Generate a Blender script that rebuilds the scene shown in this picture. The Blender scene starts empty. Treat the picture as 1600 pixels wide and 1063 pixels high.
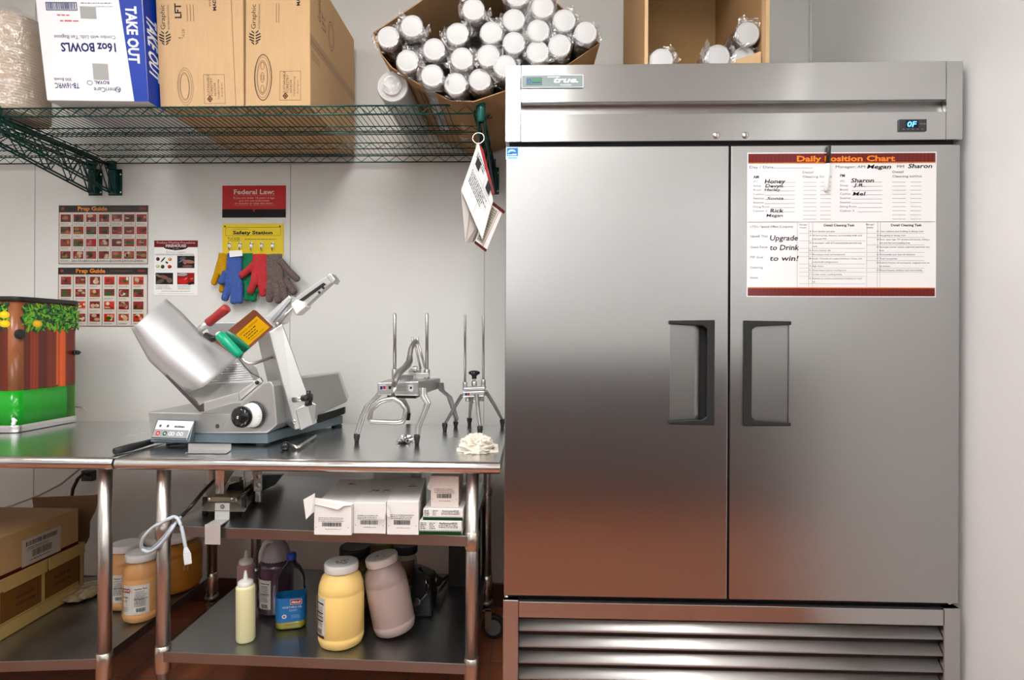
import bpy, bmesh, math, random
from mathutils import Vector, Matrix
random.seed(7)
C = bpy.context.scene.collection
sc = bpy.context.scene
R = math.radians
PI = math.pi
# ------------------------------------------------------------------ camera
F = 900.0; TH = R(1.8); RO = R(0.27); CAMZ = 1.297; CY = 525.0
_f = Vector((-math.sin(TH), math.cos(TH), 0)); _r0 = Vector((math.cos(TH), math.sin(TH), 0)); _u0 = Vector((0, 0, 1))
_r = _r0*math.cos(RO) + _u0*math.sin(RO); _u = _u0*math.cos(RO) - _r0*math.sin(RO)
CAM = Vector((0, 0, CAMZ))
cam = bpy.data.cameras.new('camera'); camo = bpy.data.objects.new('camera', cam); C.objects.link(camo)
cam.sensor_width = 36; cam.lens = F/1600*36; cam.shift_y = (CY-531.5)/1600; cam.clip_start = 0.02
m = Matrix((( _r.x, _u.x, -_f.x, 0), (_r.y, _u.y, -_f.y, 0), (_r.z, _u.z, -_f.z, CAMZ), (0, 0, 0, 1)))
camo.matrix_world = m
sc.camera = camo
sc.view_settings.view_transform = 'Standard'; sc.view_settings.look = 'None'; sc.view_settings.gamma = 1
sc.view_settings.use_curve_mapping = False
sc.view_settings.exposure = 0.1
w = bpy.data.worlds.new('world'); sc.world = w; w.use_nodes = True
w.node_tree.nodes['Background'].inputs[0].default_value = (0.9, 0.93, 1, 1)
w.node_tree.nodes['Background'].inputs[1].default_value = 0.25
FILL = 1.1            # strength of the bright panes added behind the camera
LIGHT = 19.0          # strength of the ceiling panels

def ray(u, v): return _f + _r*((u-800)/F) + _u*((CY-v)/F)
def P(u, v, Y):      # the point of plane y=Y seen at a pixel
    d = ray(u, v); return CAM + d*(Y/d.y)
def PZ(u, v, z):     # the point of the level z seen at a pixel
    d = ray(u, v); return CAM + d*((z-CAMZ)/d.z)
# ------------------------------------------------------------------ helpers
def V(*a): return Vector(a)
def org(o):
    p = Vector((0, 0, 0))
    while o is not None: p += o.location; o = o.parent
    return p
def tag(o, label=None, cat=None, group=None, kind=None):
    if label: o['label'] = label
    if cat: o['category'] = cat
    if group: o['group'] = group
    if kind: o['kind'] = kind
    return o
def thing(name, label, cat, loc=(0, 0, 0), group=None, rotz=0):
    o = bpy.data.objects.new(name, None); C.objects.link(o); o.location = Vector(loc); o.rotation_euler = (0, 0, rotz)
    o.empty_display_size = .05
    return tag(o, label, cat, group)
_tx = {}
def glyph(s, bold=0.0, shear=0.0):
    k = (s, bold, shear)
    if k not in _tx:
        cu = bpy.data.curves.new('t', 'FONT'); cu.body = s; cu.size = 1; cu.offset = bold; cu.shear = shear; cu.resolution_u = 2
        ob = bpy.data.objects.new('t', cu)
        me = ob.to_mesh()
        vs = [v.co.copy() for v in me.vertices]; fs = [tuple(p.vertices) for p in me.polygons]
        ob.to_mesh_clear(); bpy.data.objects.remove(ob); bpy.data.curves.remove(cu)
        _tx[k] = (vs, fs)
    return _tx[k]
class MB:
    def __init__(s, M=None):
        s.bm = bmesh.new(); s.cl = s.bm.loops.layers.color.new('Col'); s.M = M or Matrix.Identity(4); s.col = (1, 1, 1)
    def f(s, vs, smooth=False, col=None, mi=0):
        try: fa = s.bm.faces.new(vs)
        except ValueError: return None
        fa.smooth = smooth; fa.material_index = mi
        c = col or s.col
        for l in fa.loops: l[s.cl] = (c[0], c[1], c[2], 1)
        return fa
    def v(s, p): return s.bm.verts.new(s.M @ Vector(p))
    def poly(s, pts, col=None, smooth=False, mi=0): return s.f([s.v(p) for p in pts], smooth, col, mi)
    def hexa(s, p, col=None, mi=0):   # front bl br tr tl, back bl br tr tl
        v = [s.v(q) for q in p]
        for q in ((0, 1, 2, 3), (5, 4, 7, 6), (4, 0, 3, 7), (1, 5, 6, 2), (3, 2, 6, 7), (4, 5, 1, 0)): s.f([v[i] for i in q], False, col, mi)
        return s
    def box(s, x0, x1, y0, y1, z0, z1, col=None, mi=0):
        return s.hexa([(x0, y0, z0), (x1, y0, z0), (x1, y0, z1), (x0, y0, z1), (x0, y1, z0), (x1, y1, z0), (x1, y1, z1), (x0, y1, z1)], col, mi)
    def prism(s, pts, d, col=None, smooth=False, mi=0):   # pts: 3d polygon, d: extrusion vector
        d = Vector(d); a = [s.v(p) for p in pts]; b = [s.v(Vector(p)+d) for p in pts]; n = len(a)
        s.f(a, False, col, mi); s.f(b[::-1], False, col, mi)
        for i in range(n): s.f([a[i], b[i], b[(i+1) % n], a[(i+1) % n]], smooth, col, mi)
        return s
    def ring(s, c, ax, r, n, ry=None, up=None):
        ax = Vector(ax).normalized(); up = Vector(up) if up else (V(0, 0, 1) if abs(ax.z) < .9 else V(0, 1, 0))
        a = up.cross(ax).normalized(); b = ax.cross(a).normalized(); ry = r if ry is None else ry
        return [s.v(Vector(c) + a*(r*math.cos(2*PI*i/n)) + b*(ry*math.sin(2*PI*i/n))) for i in range(n)]
    def skin(s, rings, cap=True, smooth=True, col=None, mi=0, closed=False):
        n = len(rings[0]); m_ = len(rings)
        for k in range(m_ if closed else m_-1):
            A = rings[k]; B = rings[(k+1) % m_]
            for i in range(n): s.f([A[i], A[(i+1) % n], B[(i+1) % n], B[i]], smooth, col, mi)
        if cap and not closed: s.f(rings[0][::-1], False, col, mi); s.f(rings[-1], False, col, mi)
        return s
    def cyl(s, p0, p1, r0, r1=None, n=20, cap=True, col=None, mi=0):
        p0 = Vector(p0); p1 = Vector(p1); r1 = r0 if r1 is None else r1
        return s.skin([s.ring(p0, p1-p0, r0, n), s.ring(p1, p1-p0, r1, n)], cap, True, col, mi)
    def tube(s, pts, r, n=10, ry=None, up=None, cap=True, col=None, closed=False, mi=0):
        pts = [Vector(p) for p in pts]; m_ = len(pts); rs = r if isinstance(r, (list, tuple)) else [r]*m_
        rings = []; 
        for i in range(m_):
            if closed: t = (pts[(i+1) % m_]-pts[i]).normalized() + (pts[i]-pts[i-1]).normalized()
            else: t = (pts[min(i+1, m_-1)]-pts[max(i-1, 0)])
            if t.length < 1e-9: t = V(0, 0, 1)
            k = 1
            rings.append(s.ring(pts[i], t, rs[i]*k, n, (ry[i] if isinstance(ry, (list, tuple)) else ry), up))
        return s.skin(rings, cap, True, col, mi, closed)
    def lathe(s, prof, n=32, ax=(0, 0, 1), o=(0, 0, 0), sx=1, sy=1, smooth=True, col=None, mi=0, wob=None):  # prof [(r,z)]
        q = Vector((0, 0, 1)).rotation_difference(Vector(ax).normalized()); o = Vector(o); rows = []
        for j, (r, z) in enumerate(prof):
            if r < 1e-6: rows.append([s.v(o + q @ V(0, 0, z))]); continue
            rows.append([s.v(o + q @ V(r*sx*math.cos(2*PI*i/n)*(wob(i, j) if wob else 1), r*sy*math.sin(2*PI*i/n)*(wob(i, j) if wob else 1), z)) for i in range(n)])
        for A, B in zip(rows, rows[1:]):
            for i in range(n):
                k = (i+1) % n
                if len(A) == 1 and len(B) == 1: continue
                if len(A) == 1: s.f([A[0], B[k], B[i]], smooth, col, mi)
                elif len(B) == 1: s.f([A[i], A[k], B[0]], smooth, col, mi)
                else: s.f([A[i], A[k], B[k], B[i]], smooth, col, mi)
        return s
    def ball(s, c, r, n=14, sz=1, col=None, mi=0):
        k = n//2; return s.lathe([(r*math.sin(PI*i/k), -r*sz*math.cos(PI*i/k)) for i in range(k+1)], n, o=c, col=col, mi=mi)
    def build(s, name, mat, parent=None, bevel=0, seg=2, loc=None, sub=0, solid=0, remesh=0, fixn=True):
        if fixn: bmesh.ops.recalc_face_normals(s.bm, faces=s.bm.faces)
        o0 = org(parent) if parent else (Vector(loc) if loc else Vector((0, 0, 0)))
        if o0.length: bmesh.ops.translate(s.bm, verts=s.bm.verts, vec=-o0)
        me = bpy.data.meshes.new(name); s.bm.to_mesh(me); s.bm.free()
        for mm in (mat if isinstance(mat, (list, tuple)) else [mat]): me.materials.append(mm)
        o = bpy.data.objects.new(name, me); C.objects.link(o)
        if parent: o.parent = parent
        elif loc: o.location = Vector(loc)
        if solid: md = o.modifiers.new('s', 'SOLIDIFY'); md.thickness = solid; md.offset = 0
        if remesh:
            md = o.modifiers.new('r', 'REMESH'); md.mode = 'VOXEL'; md.voxel_size = remesh; md.use_smooth_shade = True
            md = o.modifiers.new('m', 'SMOOTH'); md.iterations = 4; md.factor = .5
        if sub: md = o.modifiers.new('u', 'SUBSURF'); md.levels = sub; md.render_levels = sub
        if bevel:
            md = o.modifiers.new('b', 'BEVEL'); md.width = bevel; md.segments = seg; md.limit_method = 'ANGLE'; md.angle_limit = R(35)
            md.harden_normals = False
        return o
# printing: flat coloured shapes lying on a face. frame = origin, x axis, y axis (their lengths are the local units)
class Print(MB):
    def __init__(s, o, ax, ay, lift=.0005, w=1.0, h=1.0):
        ax = Vector(ax); ay = Vector(ay); n = ax.cross(ay).normalized(); o = Vector(o)
        M = Matrix(((ax.x, ay.x, n.x, o.x), (ax.y, ay.y, n.y, o.y), (ax.z, ay.z, n.z, o.z), (0, 0, 0, 1)))
        MB.__init__(s, M); s.lift = lift; s.k = 0
    def z(s): s.k += 1; return s.lift + s.k*1.5e-6
    def rect(s, x, y, w_, h, col, rot=0):
        z = s.z(); c, q = math.cos(rot), math.sin(rot)
        s.poly([(x+a*c-b*q, y+a*q+b*c, z) for a, b in ((0, 0), (w_, 0), (w_, h), (0, h))], col)
    def pol(s, pts, col): z = s.z(); s.poly([(x, y, z) for x, y in pts], col)
    def disc(s, x, y, rx, col, ry=None, n=18, rot=0):
        ry = rx if ry is None else ry; c, q = math.cos(rot), math.sin(rot)
        s.pol([(x+rx*math.cos(t)*c-ry*math.sin(t)*q, y+rx*math.cos(t)*q+ry*math.sin(t)*c) for t in [2*PI*i/n for i in range(n)]], col)
    def oring(s, x, y, rx, ry, t, col, n=28):
        z = s.z()
        for i in range(n):
            a, b = 2*PI*i/n, 2*PI*(i+1)/n
            s.poly([(x+rx*math.cos(a), y+ry*math.sin(a), z), (x+rx*math.cos(b), y+ry*math.sin(b), z),
                    (x+(rx-t)*math.cos(b), y+(ry-t)*math.sin(b), z), (x+(rx-t)*math.cos(a), y+(ry-t)*math.sin(a), z)], col)
    def frame(s, x, y, w_, h, t, col):
        s.rect(x, y, w_, t, col); s.rect(x, y+h-t, w_, t, col); s.rect(x, y, t, h, col); s.rect(x+w_-t, y, t, h, col)
    def text(s, t, x, y, h, col, rot=0, bold=0.0, shear=0.0, sx=1.0, width=None, mid=False):  # h = cap height
        vs, fs = glyph(t, bold, shear)
        if not vs: return
        k = h/.69; x1 = max(v.x for v in vs); x0 = min(v.x for v in vs); kx = k*sx
        if width: kx = width/(x1-x0)
        z = s.z(); c, q = math.cos(rot), math.sin(rot); dx = -(x0+x1)/2 if mid else -x0
        vv = []
        for v in vs:
            a, b = (v.x+dx)*kx, v.y*k
            vv.append(s.v((x+a*c-b*q, y+a*q+b*c, z)))
        for fa in fs: s.f([vv[i] for i in fa], False, col)
    def lines(s, x, y, w_, n, h, gap, col, rag=.3):      # rows of print too small to read
        for j in range(n):
            e = x+w_*(1-random.random()*rag); c = x
            while c < e:
                l = h*random.uniform(1.2, 4); l = min(l, e-c)
                s.rect(c, y-j*gap, l, h*random.uniform(.6, 1), col); c += l+h*.6
    def barcode(s, x, y, w_, h, col):
        c = x
        while c < x+w_:
            l = w_*random.choice((.012, .02, .03)); s.rect(c, y, l, h, col); c += l+w_*random.choice((.012, .02))
# ------------------------------------------------------------------ materials
_m = {}
sbody = None
def mat(name, col=(.8, .8, .8), rough=.5, metal=0.0, spec=.5, noise=0, nscale=20, ndark=.8, bump=0, bscale=60, aniso=0, arot=0,
        attr=False, alpha=1, trans=0, ior=1.45, emis=0, stretch=None, coat=0, sss=0, bstretch=None, rvar=0, bdist=.001):
    if name in _m: return _m[name]
    M_ = bpy.data.materials.new(name); M_.use_nodes = True; nt = M_.node_tree; N = nt.nodes; L = nt.links; b = N['Principled BSDF']; _m[name] = M_
    b.inputs['Base Color'].default_value = (*col, 1); b.inputs['Roughness'].default_value = rough; b.inputs['Metallic'].default_value = metal
    b.inputs['Specular IOR Level'].default_value = spec; b.inputs['Alpha'].default_value = alpha; b.inputs['IOR'].default_value = ior
    b.inputs['Transmission Weight'].default_value = trans; b.inputs['Coat Weight'].default_value = coat
    if sss: b.inputs['Subsurface Weight'].default_value = sss; b.inputs['Subsurface Radius'].default_value = (.02, .02, .015)
    tc = N.new('ShaderNodeTexCoord'); src = tc.outputs['Object']
    csock = None
    if attr:
        at = N.new('ShaderNodeVertexColor'); at.layer_name = 'Col'; csock = at.outputs[0]; L.new(csock, b.inputs['Base Color'])
    def vec(st):
        if not st: return src
        mp = N.new('ShaderNodeMapping'); mp.inputs['Scale'].default_value = st; L.new(src, mp.inputs[0]); return mp.outputs[0]
    if noise or rvar:
        nz = N.new('ShaderNodeTexNoise'); nz.inputs['Scale'].default_value = nscale; nz.inputs['Detail'].default_value = 5; L.new(vec(stretch), nz.inputs[0])
        if noise:
            mx = N.new('ShaderNodeMix'); mx.data_type = 'RGBA'; mx.blend_type = 'MULTIPLY'; mx.inputs[0].default_value = noise
            rp = N.new('ShaderNodeValToRGB'); rp.color_ramp.elements[0].position = .3; rp.color_ramp.elements[1].position = .7
            rp.color_ramp.elements[0].color = (ndark, ndark, ndark, 1); rp.color_ramp.elements[1].color = (1, 1, 1, 1)
            L.new(nz.outputs[0], rp.inputs[0]); L.new(rp.outputs[0], mx.inputs[7])
            if csock: L.new(csock, mx.inputs[6])
            else: mx.inputs[6].default_value = (*col, 1)
            L.new(mx.outputs[2], b.inputs['Base Color'])
        if rvar:
            mr = N.new('ShaderNodeMapRange'); mr.inputs[3].default_value = max(.02, rough-rvar); mr.inputs[4].default_value = rough+rvar; mr.inputs[1].default_value = .3; mr.inputs[2].default_value = .7
            L.new(nz.outputs[0], mr.inputs[0]); L.new(mr.outputs[0], b.inputs['Roughness'])
    if bump:
        n2 = N.new('ShaderNodeTexNoise'); n2.inputs['Scale'].default_value = bscale; n2.inputs['Detail'].default_value = 3; L.new(vec(bstretch), n2.inputs[0])
        bp = N.new('ShaderNodeBump'); bp.inputs['Strength'].default_value = bump; bp.inputs['Distance'].default_value = bdist
        L.new(n2.outputs[0], bp.inputs['Height']); L.new(bp.outputs[0], b.inputs['Normal'])
    if aniso:
        b.inputs['Anisotropic'].default_value = aniso; b.inputs['Anisotropic Rotation'].default_value = arot
        tg = N.new('ShaderNodeTangent'); tg.direction_type = 'RADIAL'; tg.axis = 'Z'; L.new(tg.outputs[0], b.inputs['Tangent'])
    if emis: b.inputs['Emission Color'].default_value = (*col, 1); b.inputs['Emission Strength'].default_value = emis
    return M_
steel_door = mat('brushed steel, vertical grain', (.44, .44, .435), .27, 1, aniso=.7, arot=0)
steel_head = mat('brushed steel, level grain', (.50, .50, .495), .22, 1, aniso=.75, arot=.25)
steel_louvre = mat('louvre steel', (.52, .51, .50), .42, 1)
steel_table = mat('worn table steel', (.70, .71, .71), .25, 1, rvar=.03, nscale=3, bump=.03, bscale=30, noise=.3, ndark=.9)
steel_edge = mat('polished table edge', (.72, .71, .70), .22, 1, rvar=.04, nscale=30)
steel_leg = mat('tube steel', (.58, .55, .52), .34, 1, noise=.5, nscale=25, ndark=.75, stretch=(1, 1, .2))
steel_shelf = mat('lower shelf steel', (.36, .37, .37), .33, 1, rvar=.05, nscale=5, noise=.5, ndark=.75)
steel_fine = mat('fine satin steel', (.70, .70, .70), .26, 1)
steel_pan = mat('satin aluminium sheet', (.56, .57, .58), .55, .4)
steel_mirror = mat('bright steel', (.66, .64, .63), .12, 1)
slicer_body = mat('satin anodised metal', (.55, .55, .54), .40, .85)
alu = mat('cast aluminium', (.56, .56, .55), .38, 1, bump=.25, bscale=220, noise=.5, nscale=60)
alu_white = mat('anodised aluminium', (.74, .75, .75), .35, .8)
black_pl = mat('black plastic', (.012, .012, .013), .35)
black_tex = mat('black textured plastic', (.013, .014, .015), .5, bump=.3, bscale=500)
rubber = mat('black rubber', (.02, .02, .02), .6)
dark = mat('dark metal', (.03, .03, .03), .4, .5)
gap_mat = mat('black gasket', (.01, .01, .01), .6)
prt = mat('printed ink', attr=True, rough=.45, spec=.3)
prt_gloss = mat('laminated print', attr=True, rough=.12, spec=.5)
paper = mat('white paper', (.82, .82, .82), .6)
lam = mat('laminated paper', (.84, .84, .85), .10, spec=.5, bump=.12, bscale=6, bdist=.004)
kraft = mat('kraft board', (.60, .40, .22), .75, spec=.2, noise=.5, nscale=90, ndark=.86, stretch=(1, 1, .15), bump=.1, bscale=90)
kraft_dk = mat('brown board', (.36, .215, .105), .75, spec=.2, noise=.5, nscale=60, ndark=.85, bump=.1, bscale=80)
white_box = mat('white board', (.78, .77, .75), .6, spec=.3, bump=.08, bscale=20, bdist=.003)
grey_box = mat('grey white board', (.60, .58, .56), .65, spec=.3, bump=.08, bscale=30, bdist=.003)
white_pl = mat('white plastic', (.82, .82, .80), .35)
green_coat = mat('green epoxy wire', (.008, .06, .048), .25, .3)
bluegrey = mat('blue grey plastic', (.12, .16, .185), .4)
wrap = None
def plastic_wrap(name, amt=.30, tint=(1, 1, 1), bs=35, dist=.02):
    M_ = bpy.data.materials.new(name); M_.use_nodes = True; nt = M_.node_tree; N = nt.nodes; L = nt.links; N.remove(N['Principled BSDF'])
    t = N.new('ShaderNodeBsdfTransparent'); g = N.new('ShaderNodeBsdfGlossy'); g.inputs['Roughness'].default_value = .12; g.inputs[0].default_value = (*tint, 1)
    tc = N.new('ShaderNodeTexCoord'); nz = N.new('ShaderNodeTexNoise'); nz.inputs['Scale'].default_value = bs; nz.inputs['Detail'].default_value = 4; nz.inputs['Distortion'].default_value = 1.5
    bp = N.new('ShaderNodeBump'); bp.inputs['Strength'].default_value = 1; bp.inputs['Distance'].default_value = dist
    L.new(tc.outputs['Object'], nz.inputs[0]); L.new(nz.outputs[0], bp.inputs['Height']); L.new(bp.outputs[0], g.inputs['Normal'])
    rp = N.new('ShaderNodeMapRange'); rp.inputs[1].default_value = .35; rp.inputs[2].default_value = .75; rp.inputs[3].default_value = amt*.5; rp.inputs[4].default_value = min(1, amt*2)
    L.new(nz.outputs[0], rp.inputs[0])
    mx = N.new('ShaderNodeMixShader'); L.new(rp.outputs[0], mx.inputs[0]); L.new(t.outputs[0], mx.inputs[1]); L.new(g.outputs[0], mx.inputs[2]); L.new(mx.outputs[0], N['Material Output'].inputs[0])
    return M_
wrap = plastic_wrap('clear crinkled film', .5)
wrap_soft = plastic_wrap('thin clear film', .16, bs=22)
def wall_mat(name, col, bump, bscale=90, rough=.35):
    return mat(name, col, rough, spec=.4, noise=.35, nscale=3, ndark=.93, bump=bump, bscale=bscale, bdist=.001)
wallm = wall_mat('smooth white wall board', (.68, .68, .655), .12, 60, .38)
wallp = wall_mat('pebbled wall board', (.74, .745, .745), .9, 110, .42)
def tile_mat():
    M_ = bpy.data.materials.new('quarry tile'); M_.use_nodes = True; nt = M_.node_tree; N = nt.nodes; L = nt.links; b = N['Principled BSDF']
    tc = N.new('ShaderNodeTexCoord'); br = N.new('ShaderNodeTexBrick'); br.offset = 0; L.new(tc.outputs['Object'], br.inputs[0])
    br.inputs['Scale'].default_value = 1; br.inputs['Brick Width'].default_value = .152; br.inputs['Row Height'].default_value = .152; br.inputs['Mortar Size'].default_value = .004
    br.inputs['Color1'].default_value = (.36, .115, .05, 1); br.inputs['Color2'].default_value = (.29, .085, .038, 1); br.inputs['Mortar'].default_value = (.16, .10, .07, 1)
    L.new(br.outputs[0], b.inputs['Base Color']); b.inputs['Roughness'].default_value = .35
    return M_
tile = tile_mat()
# ------------------------------------------------------------------ the room
WY = 2.76; WX = 1.318; CE = 3.25; YB = -1.5
def struct(name, mb, m_, **k): o = mb.build(name, m_, **k); o['kind'] = 'structure'; return o
struct('floor', MB().box(-3.6, 3.4, YB-.1, WY+.1, -.1, 0), tile)
struct('ceiling', MB().box(-3.6, 3.4, YB-.1, WY+.1, CE, CE+.1), mat('ceiling board', (.78, .78, .76), .8))
b_ = MB(); b_.box(-3.6, 3.4, WY, WY+.1, 0, CE)
struct('wall_back', b_, wallm)
struct('wall_right', MB().box(WX, WX+.12, .75, WY, 0, CE), wallp)
struct('wall_left', MB().box(-3.6, -3.5, YB, WY, 0, CE), wallm)
struct('wall_far_right', MB().box(3.3, 3.4, YB, WY, 0, CE), wallm)
struct('wall_front', MB().box(-3.5, 3.3, YB-.1, YB, 0, CE), mat('front wall paint', (.75, .75, .75), .6))
struct('baseboard_back', MB().box(-3.5, WX, WY-.012, WY, 0, .112), mat('dark base tile', (.09, .03, .02), .4), bevel=.003)
for i, u in enumerate((54.3, 453.5, 757)):
    x = P(u, 400, WY).x
    struct('trim_%d' % (i+1), MB().box(x-.0016, x+.0016, WY-.0012, WY, .112, CE), mat('panel seam', (.36, .35, .33), .5))
struct('trim_4', MB().box(WX-.012, WX, WY-.012, WY, .1, CE), wallm, bevel=.002)
# bright panes added behind the photographer for frontal fill and streaks in the doors
def added_window(n, x0, x1, z0, z1, k):
    q = MB()
    for a in ((x0-.05, x1+.05, z1, z1+.05), (x0-.05, x1+.05, z0-.05, z0), (x0-.05, x0, z0, z1), (x1, x1+.05, z0, z1)): q.box(a[0], a[1], YB, YB+.03, a[2], a[3])
    o = struct('added_window_%d' % n, q, white_pl)
    g = MB().box(x0, x1, YB+.001, YB+.01, z0, z1).build('pane', mat('added bright pane', (.93, .97, 1), .3, emis=FILL), o); return o
added_window(1, -1.6, -.30, 1.6, 2.8, 1); added_window(2, 1.72, 2.05, 1.6, 2.6, 1)
# the dark serving counter behind the photographer, seen only as a reflection
t = thing('prep_counter', 'long grey serving counter along the wall behind the camera', 'counter', (0, YB+.35, 0))
MB().box(-3.2, 3.0, YB+.04, YB+.66, .12, 1.1).build('body', mat('counter panel', (.16, .15, .16), .45), t)
MB().box(-3.25, 3.05, YB+.02, YB+.70, 1.1, 1.14).build('worktop', steel_fine, t, bevel=.004)
MB().box(-3.1, 2.9, YB+.1, YB+.60, 0, .12).build('plinth', dark, t)
# ceiling light panels
def ceil_light(x, y, lab, sx=.6, sy=1.2, k=1):
    t = thing('ceiling_light', lab, 'light', (x, y, CE-.03))
    fr = MB(); a, b = sx/2, sy/2; z0, z1 = CE-.03, CE-.0005
    fr.box(x-a-.02, x+a+.02, y-b-.02, y-b, z0, z1); fr.box(x-a-.02, x+a+.02, y+b, y+b+.02, z0, z1)
    fr.box(x-a-.02, x-a, y-b, y+b, z0, z1); fr.box(x+a, x+a+.02, y-b, y+b, z0, z1)
    fr.build('frame', white_pl, t)
    MB().box(x-a, x+a, y-b, y+b, CE-.02, CE-.0005).build('diffuser', mat('lit diffuser %.1f' % k, (1, .985, .96), .5, emis=LIGHT*k), t)
ceil_light(-.30, .55, 'recessed ceiling light panel nearest the freezer and tables')
ceil_light(-.18, -.75, 'recessed ceiling light panel behind the camera')
ceil_light(2.3, -.3, 'recessed ceiling light panel beyond the right wall')
ceil_light(-2.3, .3, 'recessed ceiling light panel over the left aisle')
# ------------------------------------------------------------------ the freezer
FX0 = P(788, 525, 1.773).x; FX1 = P(1501.5, 525, 1.773).x; FY = 1.773
def fz(vl, vr): return (P(788, vl, FY).z + P(1500, vr, FY).z)/2
ZT = fz(102, 97); ZH1 = fz(159.5, 158); ZH2 = fz(179, 176); ZH3 = fz(222, 219.5); ZD1 = fz(228.5, 227); ZD0 = fz(933, 941)
ZS1 = fz(941, 951); ZS0 = fz(966, 975.5)
fr = thing('freezer', 'tall two-door stainless steel reach-in freezer beside the right wall', 'freezer', (.6, 2.1, 0))
fx_l = P(812.5, 525, FY).x; fx_r = P(1475, 525, FY).x
cab = MB(); cab.box(FX0+.004, FX1-.004, FY+.055, FY+.745, .13, ZT-.02)
cab.build('cabinet', steel_fine, fr, bevel=.004)
MB().box(FX0+.012, FX1-.012, FY+.02, FY+.055, .2, ZT-.03).build('gasket', gap_mat, fr)
for a, b, nm in ((FX0, fx_l-.001, 'side_trim'), (fx_r+.001, FX1, 'side_trim')):
    MB().box(a, b, FY-.004, FY+.055, ZH3, ZT).build(nm, steel_head, fr, bevel=.002)
    MB().box(a, b, FY-.004, FY+.055, .14, ZS1+.004).build(nm, steel_head, fr, bevel=.002)
MB().box(FX0, FX1, FY+.06, FY+.75, ZT-.022, ZT-.002).build('top_cover', steel_fine, fr, bevel=.002)
hd = MB()
hd.box(fx_l, fx_r, FY-.004, FY+.05, ZH1, ZT)
hd.build('header_panel', steel_head, fr, bevel=.0015)
rc = MB()   # the sloped recess under the header
rc.hexa([(fx_l, FY+.010, ZH2), (fx_r, FY+.010, ZH2), (fx_r, FY+.019, ZH1+.001), (fx_l, FY+.019, ZH1+.001),
         (fx_l, FY+.05, ZH2), (fx_r, FY+.05, ZH2), (fx_r, FY+.05, ZH1+.001), (fx_l, FY+.05, ZH1+.001)])
rc.build('recess', mat('recess steel', (.36, .36, .355), .34, 1), fr)
hp = MB().box(fx_l, fx_r, FY-.004, FY+.05, ZH3, ZH2).build('control_panel', steel_head, fr, bevel=.0015)
# logo plate
lz0, lz1 = P(860, 139, FY).z, P(860, 119, FY).z; lx0, lx1 = P(815, 130, FY).x, P(911, 130, FY).x
lp = MB().box(lx0, lx1, FY-.008, FY-.004, lz0, lz1).build('logo_plate', mat('grey badge', (.20, .25, .25), .5, 0), fr, bevel=.001)
w_, h_ = lx1-lx0, lz1-lz0
p = Print((lx0, FY-.008, lz0), (1, 0, 0), (0, 0, 1)); wh = (.85, .87, .87)
p.frame(0, 0, w_, h_, .0018, wh); p.rect(w_*.08, h_*.22, w_*.25, h_*.58, (.33, .45, .45)); p.frame(w_*.08, h_*.22, w_*.25, h_*.58, .001, (.12, .2, .35))
p.oring(w_*.125, h_*.5, .0065, .0065, .0025, (.1, .35, .6)); p.rect(w_*.17, h_*.55, w_*.14, h_*.1, (.15, .55, .15)); p.rect(w_*.17, h_*.38, w_*.14, h_*.08, (.12, .3, .4))
p.text('true.', w_*.52, h_*.4, h_*.42, wh, bold=.03, shear=.3, width=w_*.40); p.rect(w_*.42, h_*.80, w_*.2, h_*.07, wh)
p.text('FREEZER', w_*.63, h_*.14, h_*.13, wh, width=w_*.18)
p.build('lettering', prt, lp)
# display
dx0, dx1 = P(1402, 197, FY).x, P(1445, 197, FY).x; dz0, dz1 = P(1423, 206.5, FY).z, P(1423, 188, FY).z
dp = MB().box(dx0, dx1, FY-.009, FY-.004, dz0, dz1).build('display', mat('black bezel', (.03, .03, .035), .3), fr, bevel=.001)
w_, h_ = dx1-dx0, dz1-dz0
p = Print((dx0, FY-.009, dz0), (1, 0, 0), (0, 0, 1)); p.rect(w_*.24, h_*.28, w_*.46, h_*.62, (.01, .02, .12))
p.text('true', w_*.75, h_*.55, h_*.15, (.6, .6, .6), shear=.3, width=w_*.2)
for i in range(5): p.rect(w_*(.12+.17*i), h_*.1, w_*.07, h_*.1, (.4, .4, .42))
p.build('lettering', prt, dp)
p = Print((dx0, FY-.0092, dz0), (1, 0, 0), (0, 0, 1)); p.text('0F', w_*.29, h_*.36, h_*.44, (1, 1, 1), bold=.02, shear=.15, width=w_*.34)
p.build('digits', mat('lit blue digits', (.10, .42, 1), .5, emis=2.5), dp)
for u in (1119, 1164.5):
    c = P(u, 212, FY-.004); lk = MB()
    lk.lathe([(0.0, .007), (.006, .007), (.0095, .004), (.010, 0)], 24, (0, -1, 0), (c.x, FY-.004, c.z))
    lk = lk.build('lock', steel_mirror, fr)
    MB().box(c.x-.0008, c.x+.0008, FY-.0125, FY-.0108, c.z-.004, c.z+.004).build('keyhole', gap_mat, lk)
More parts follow.
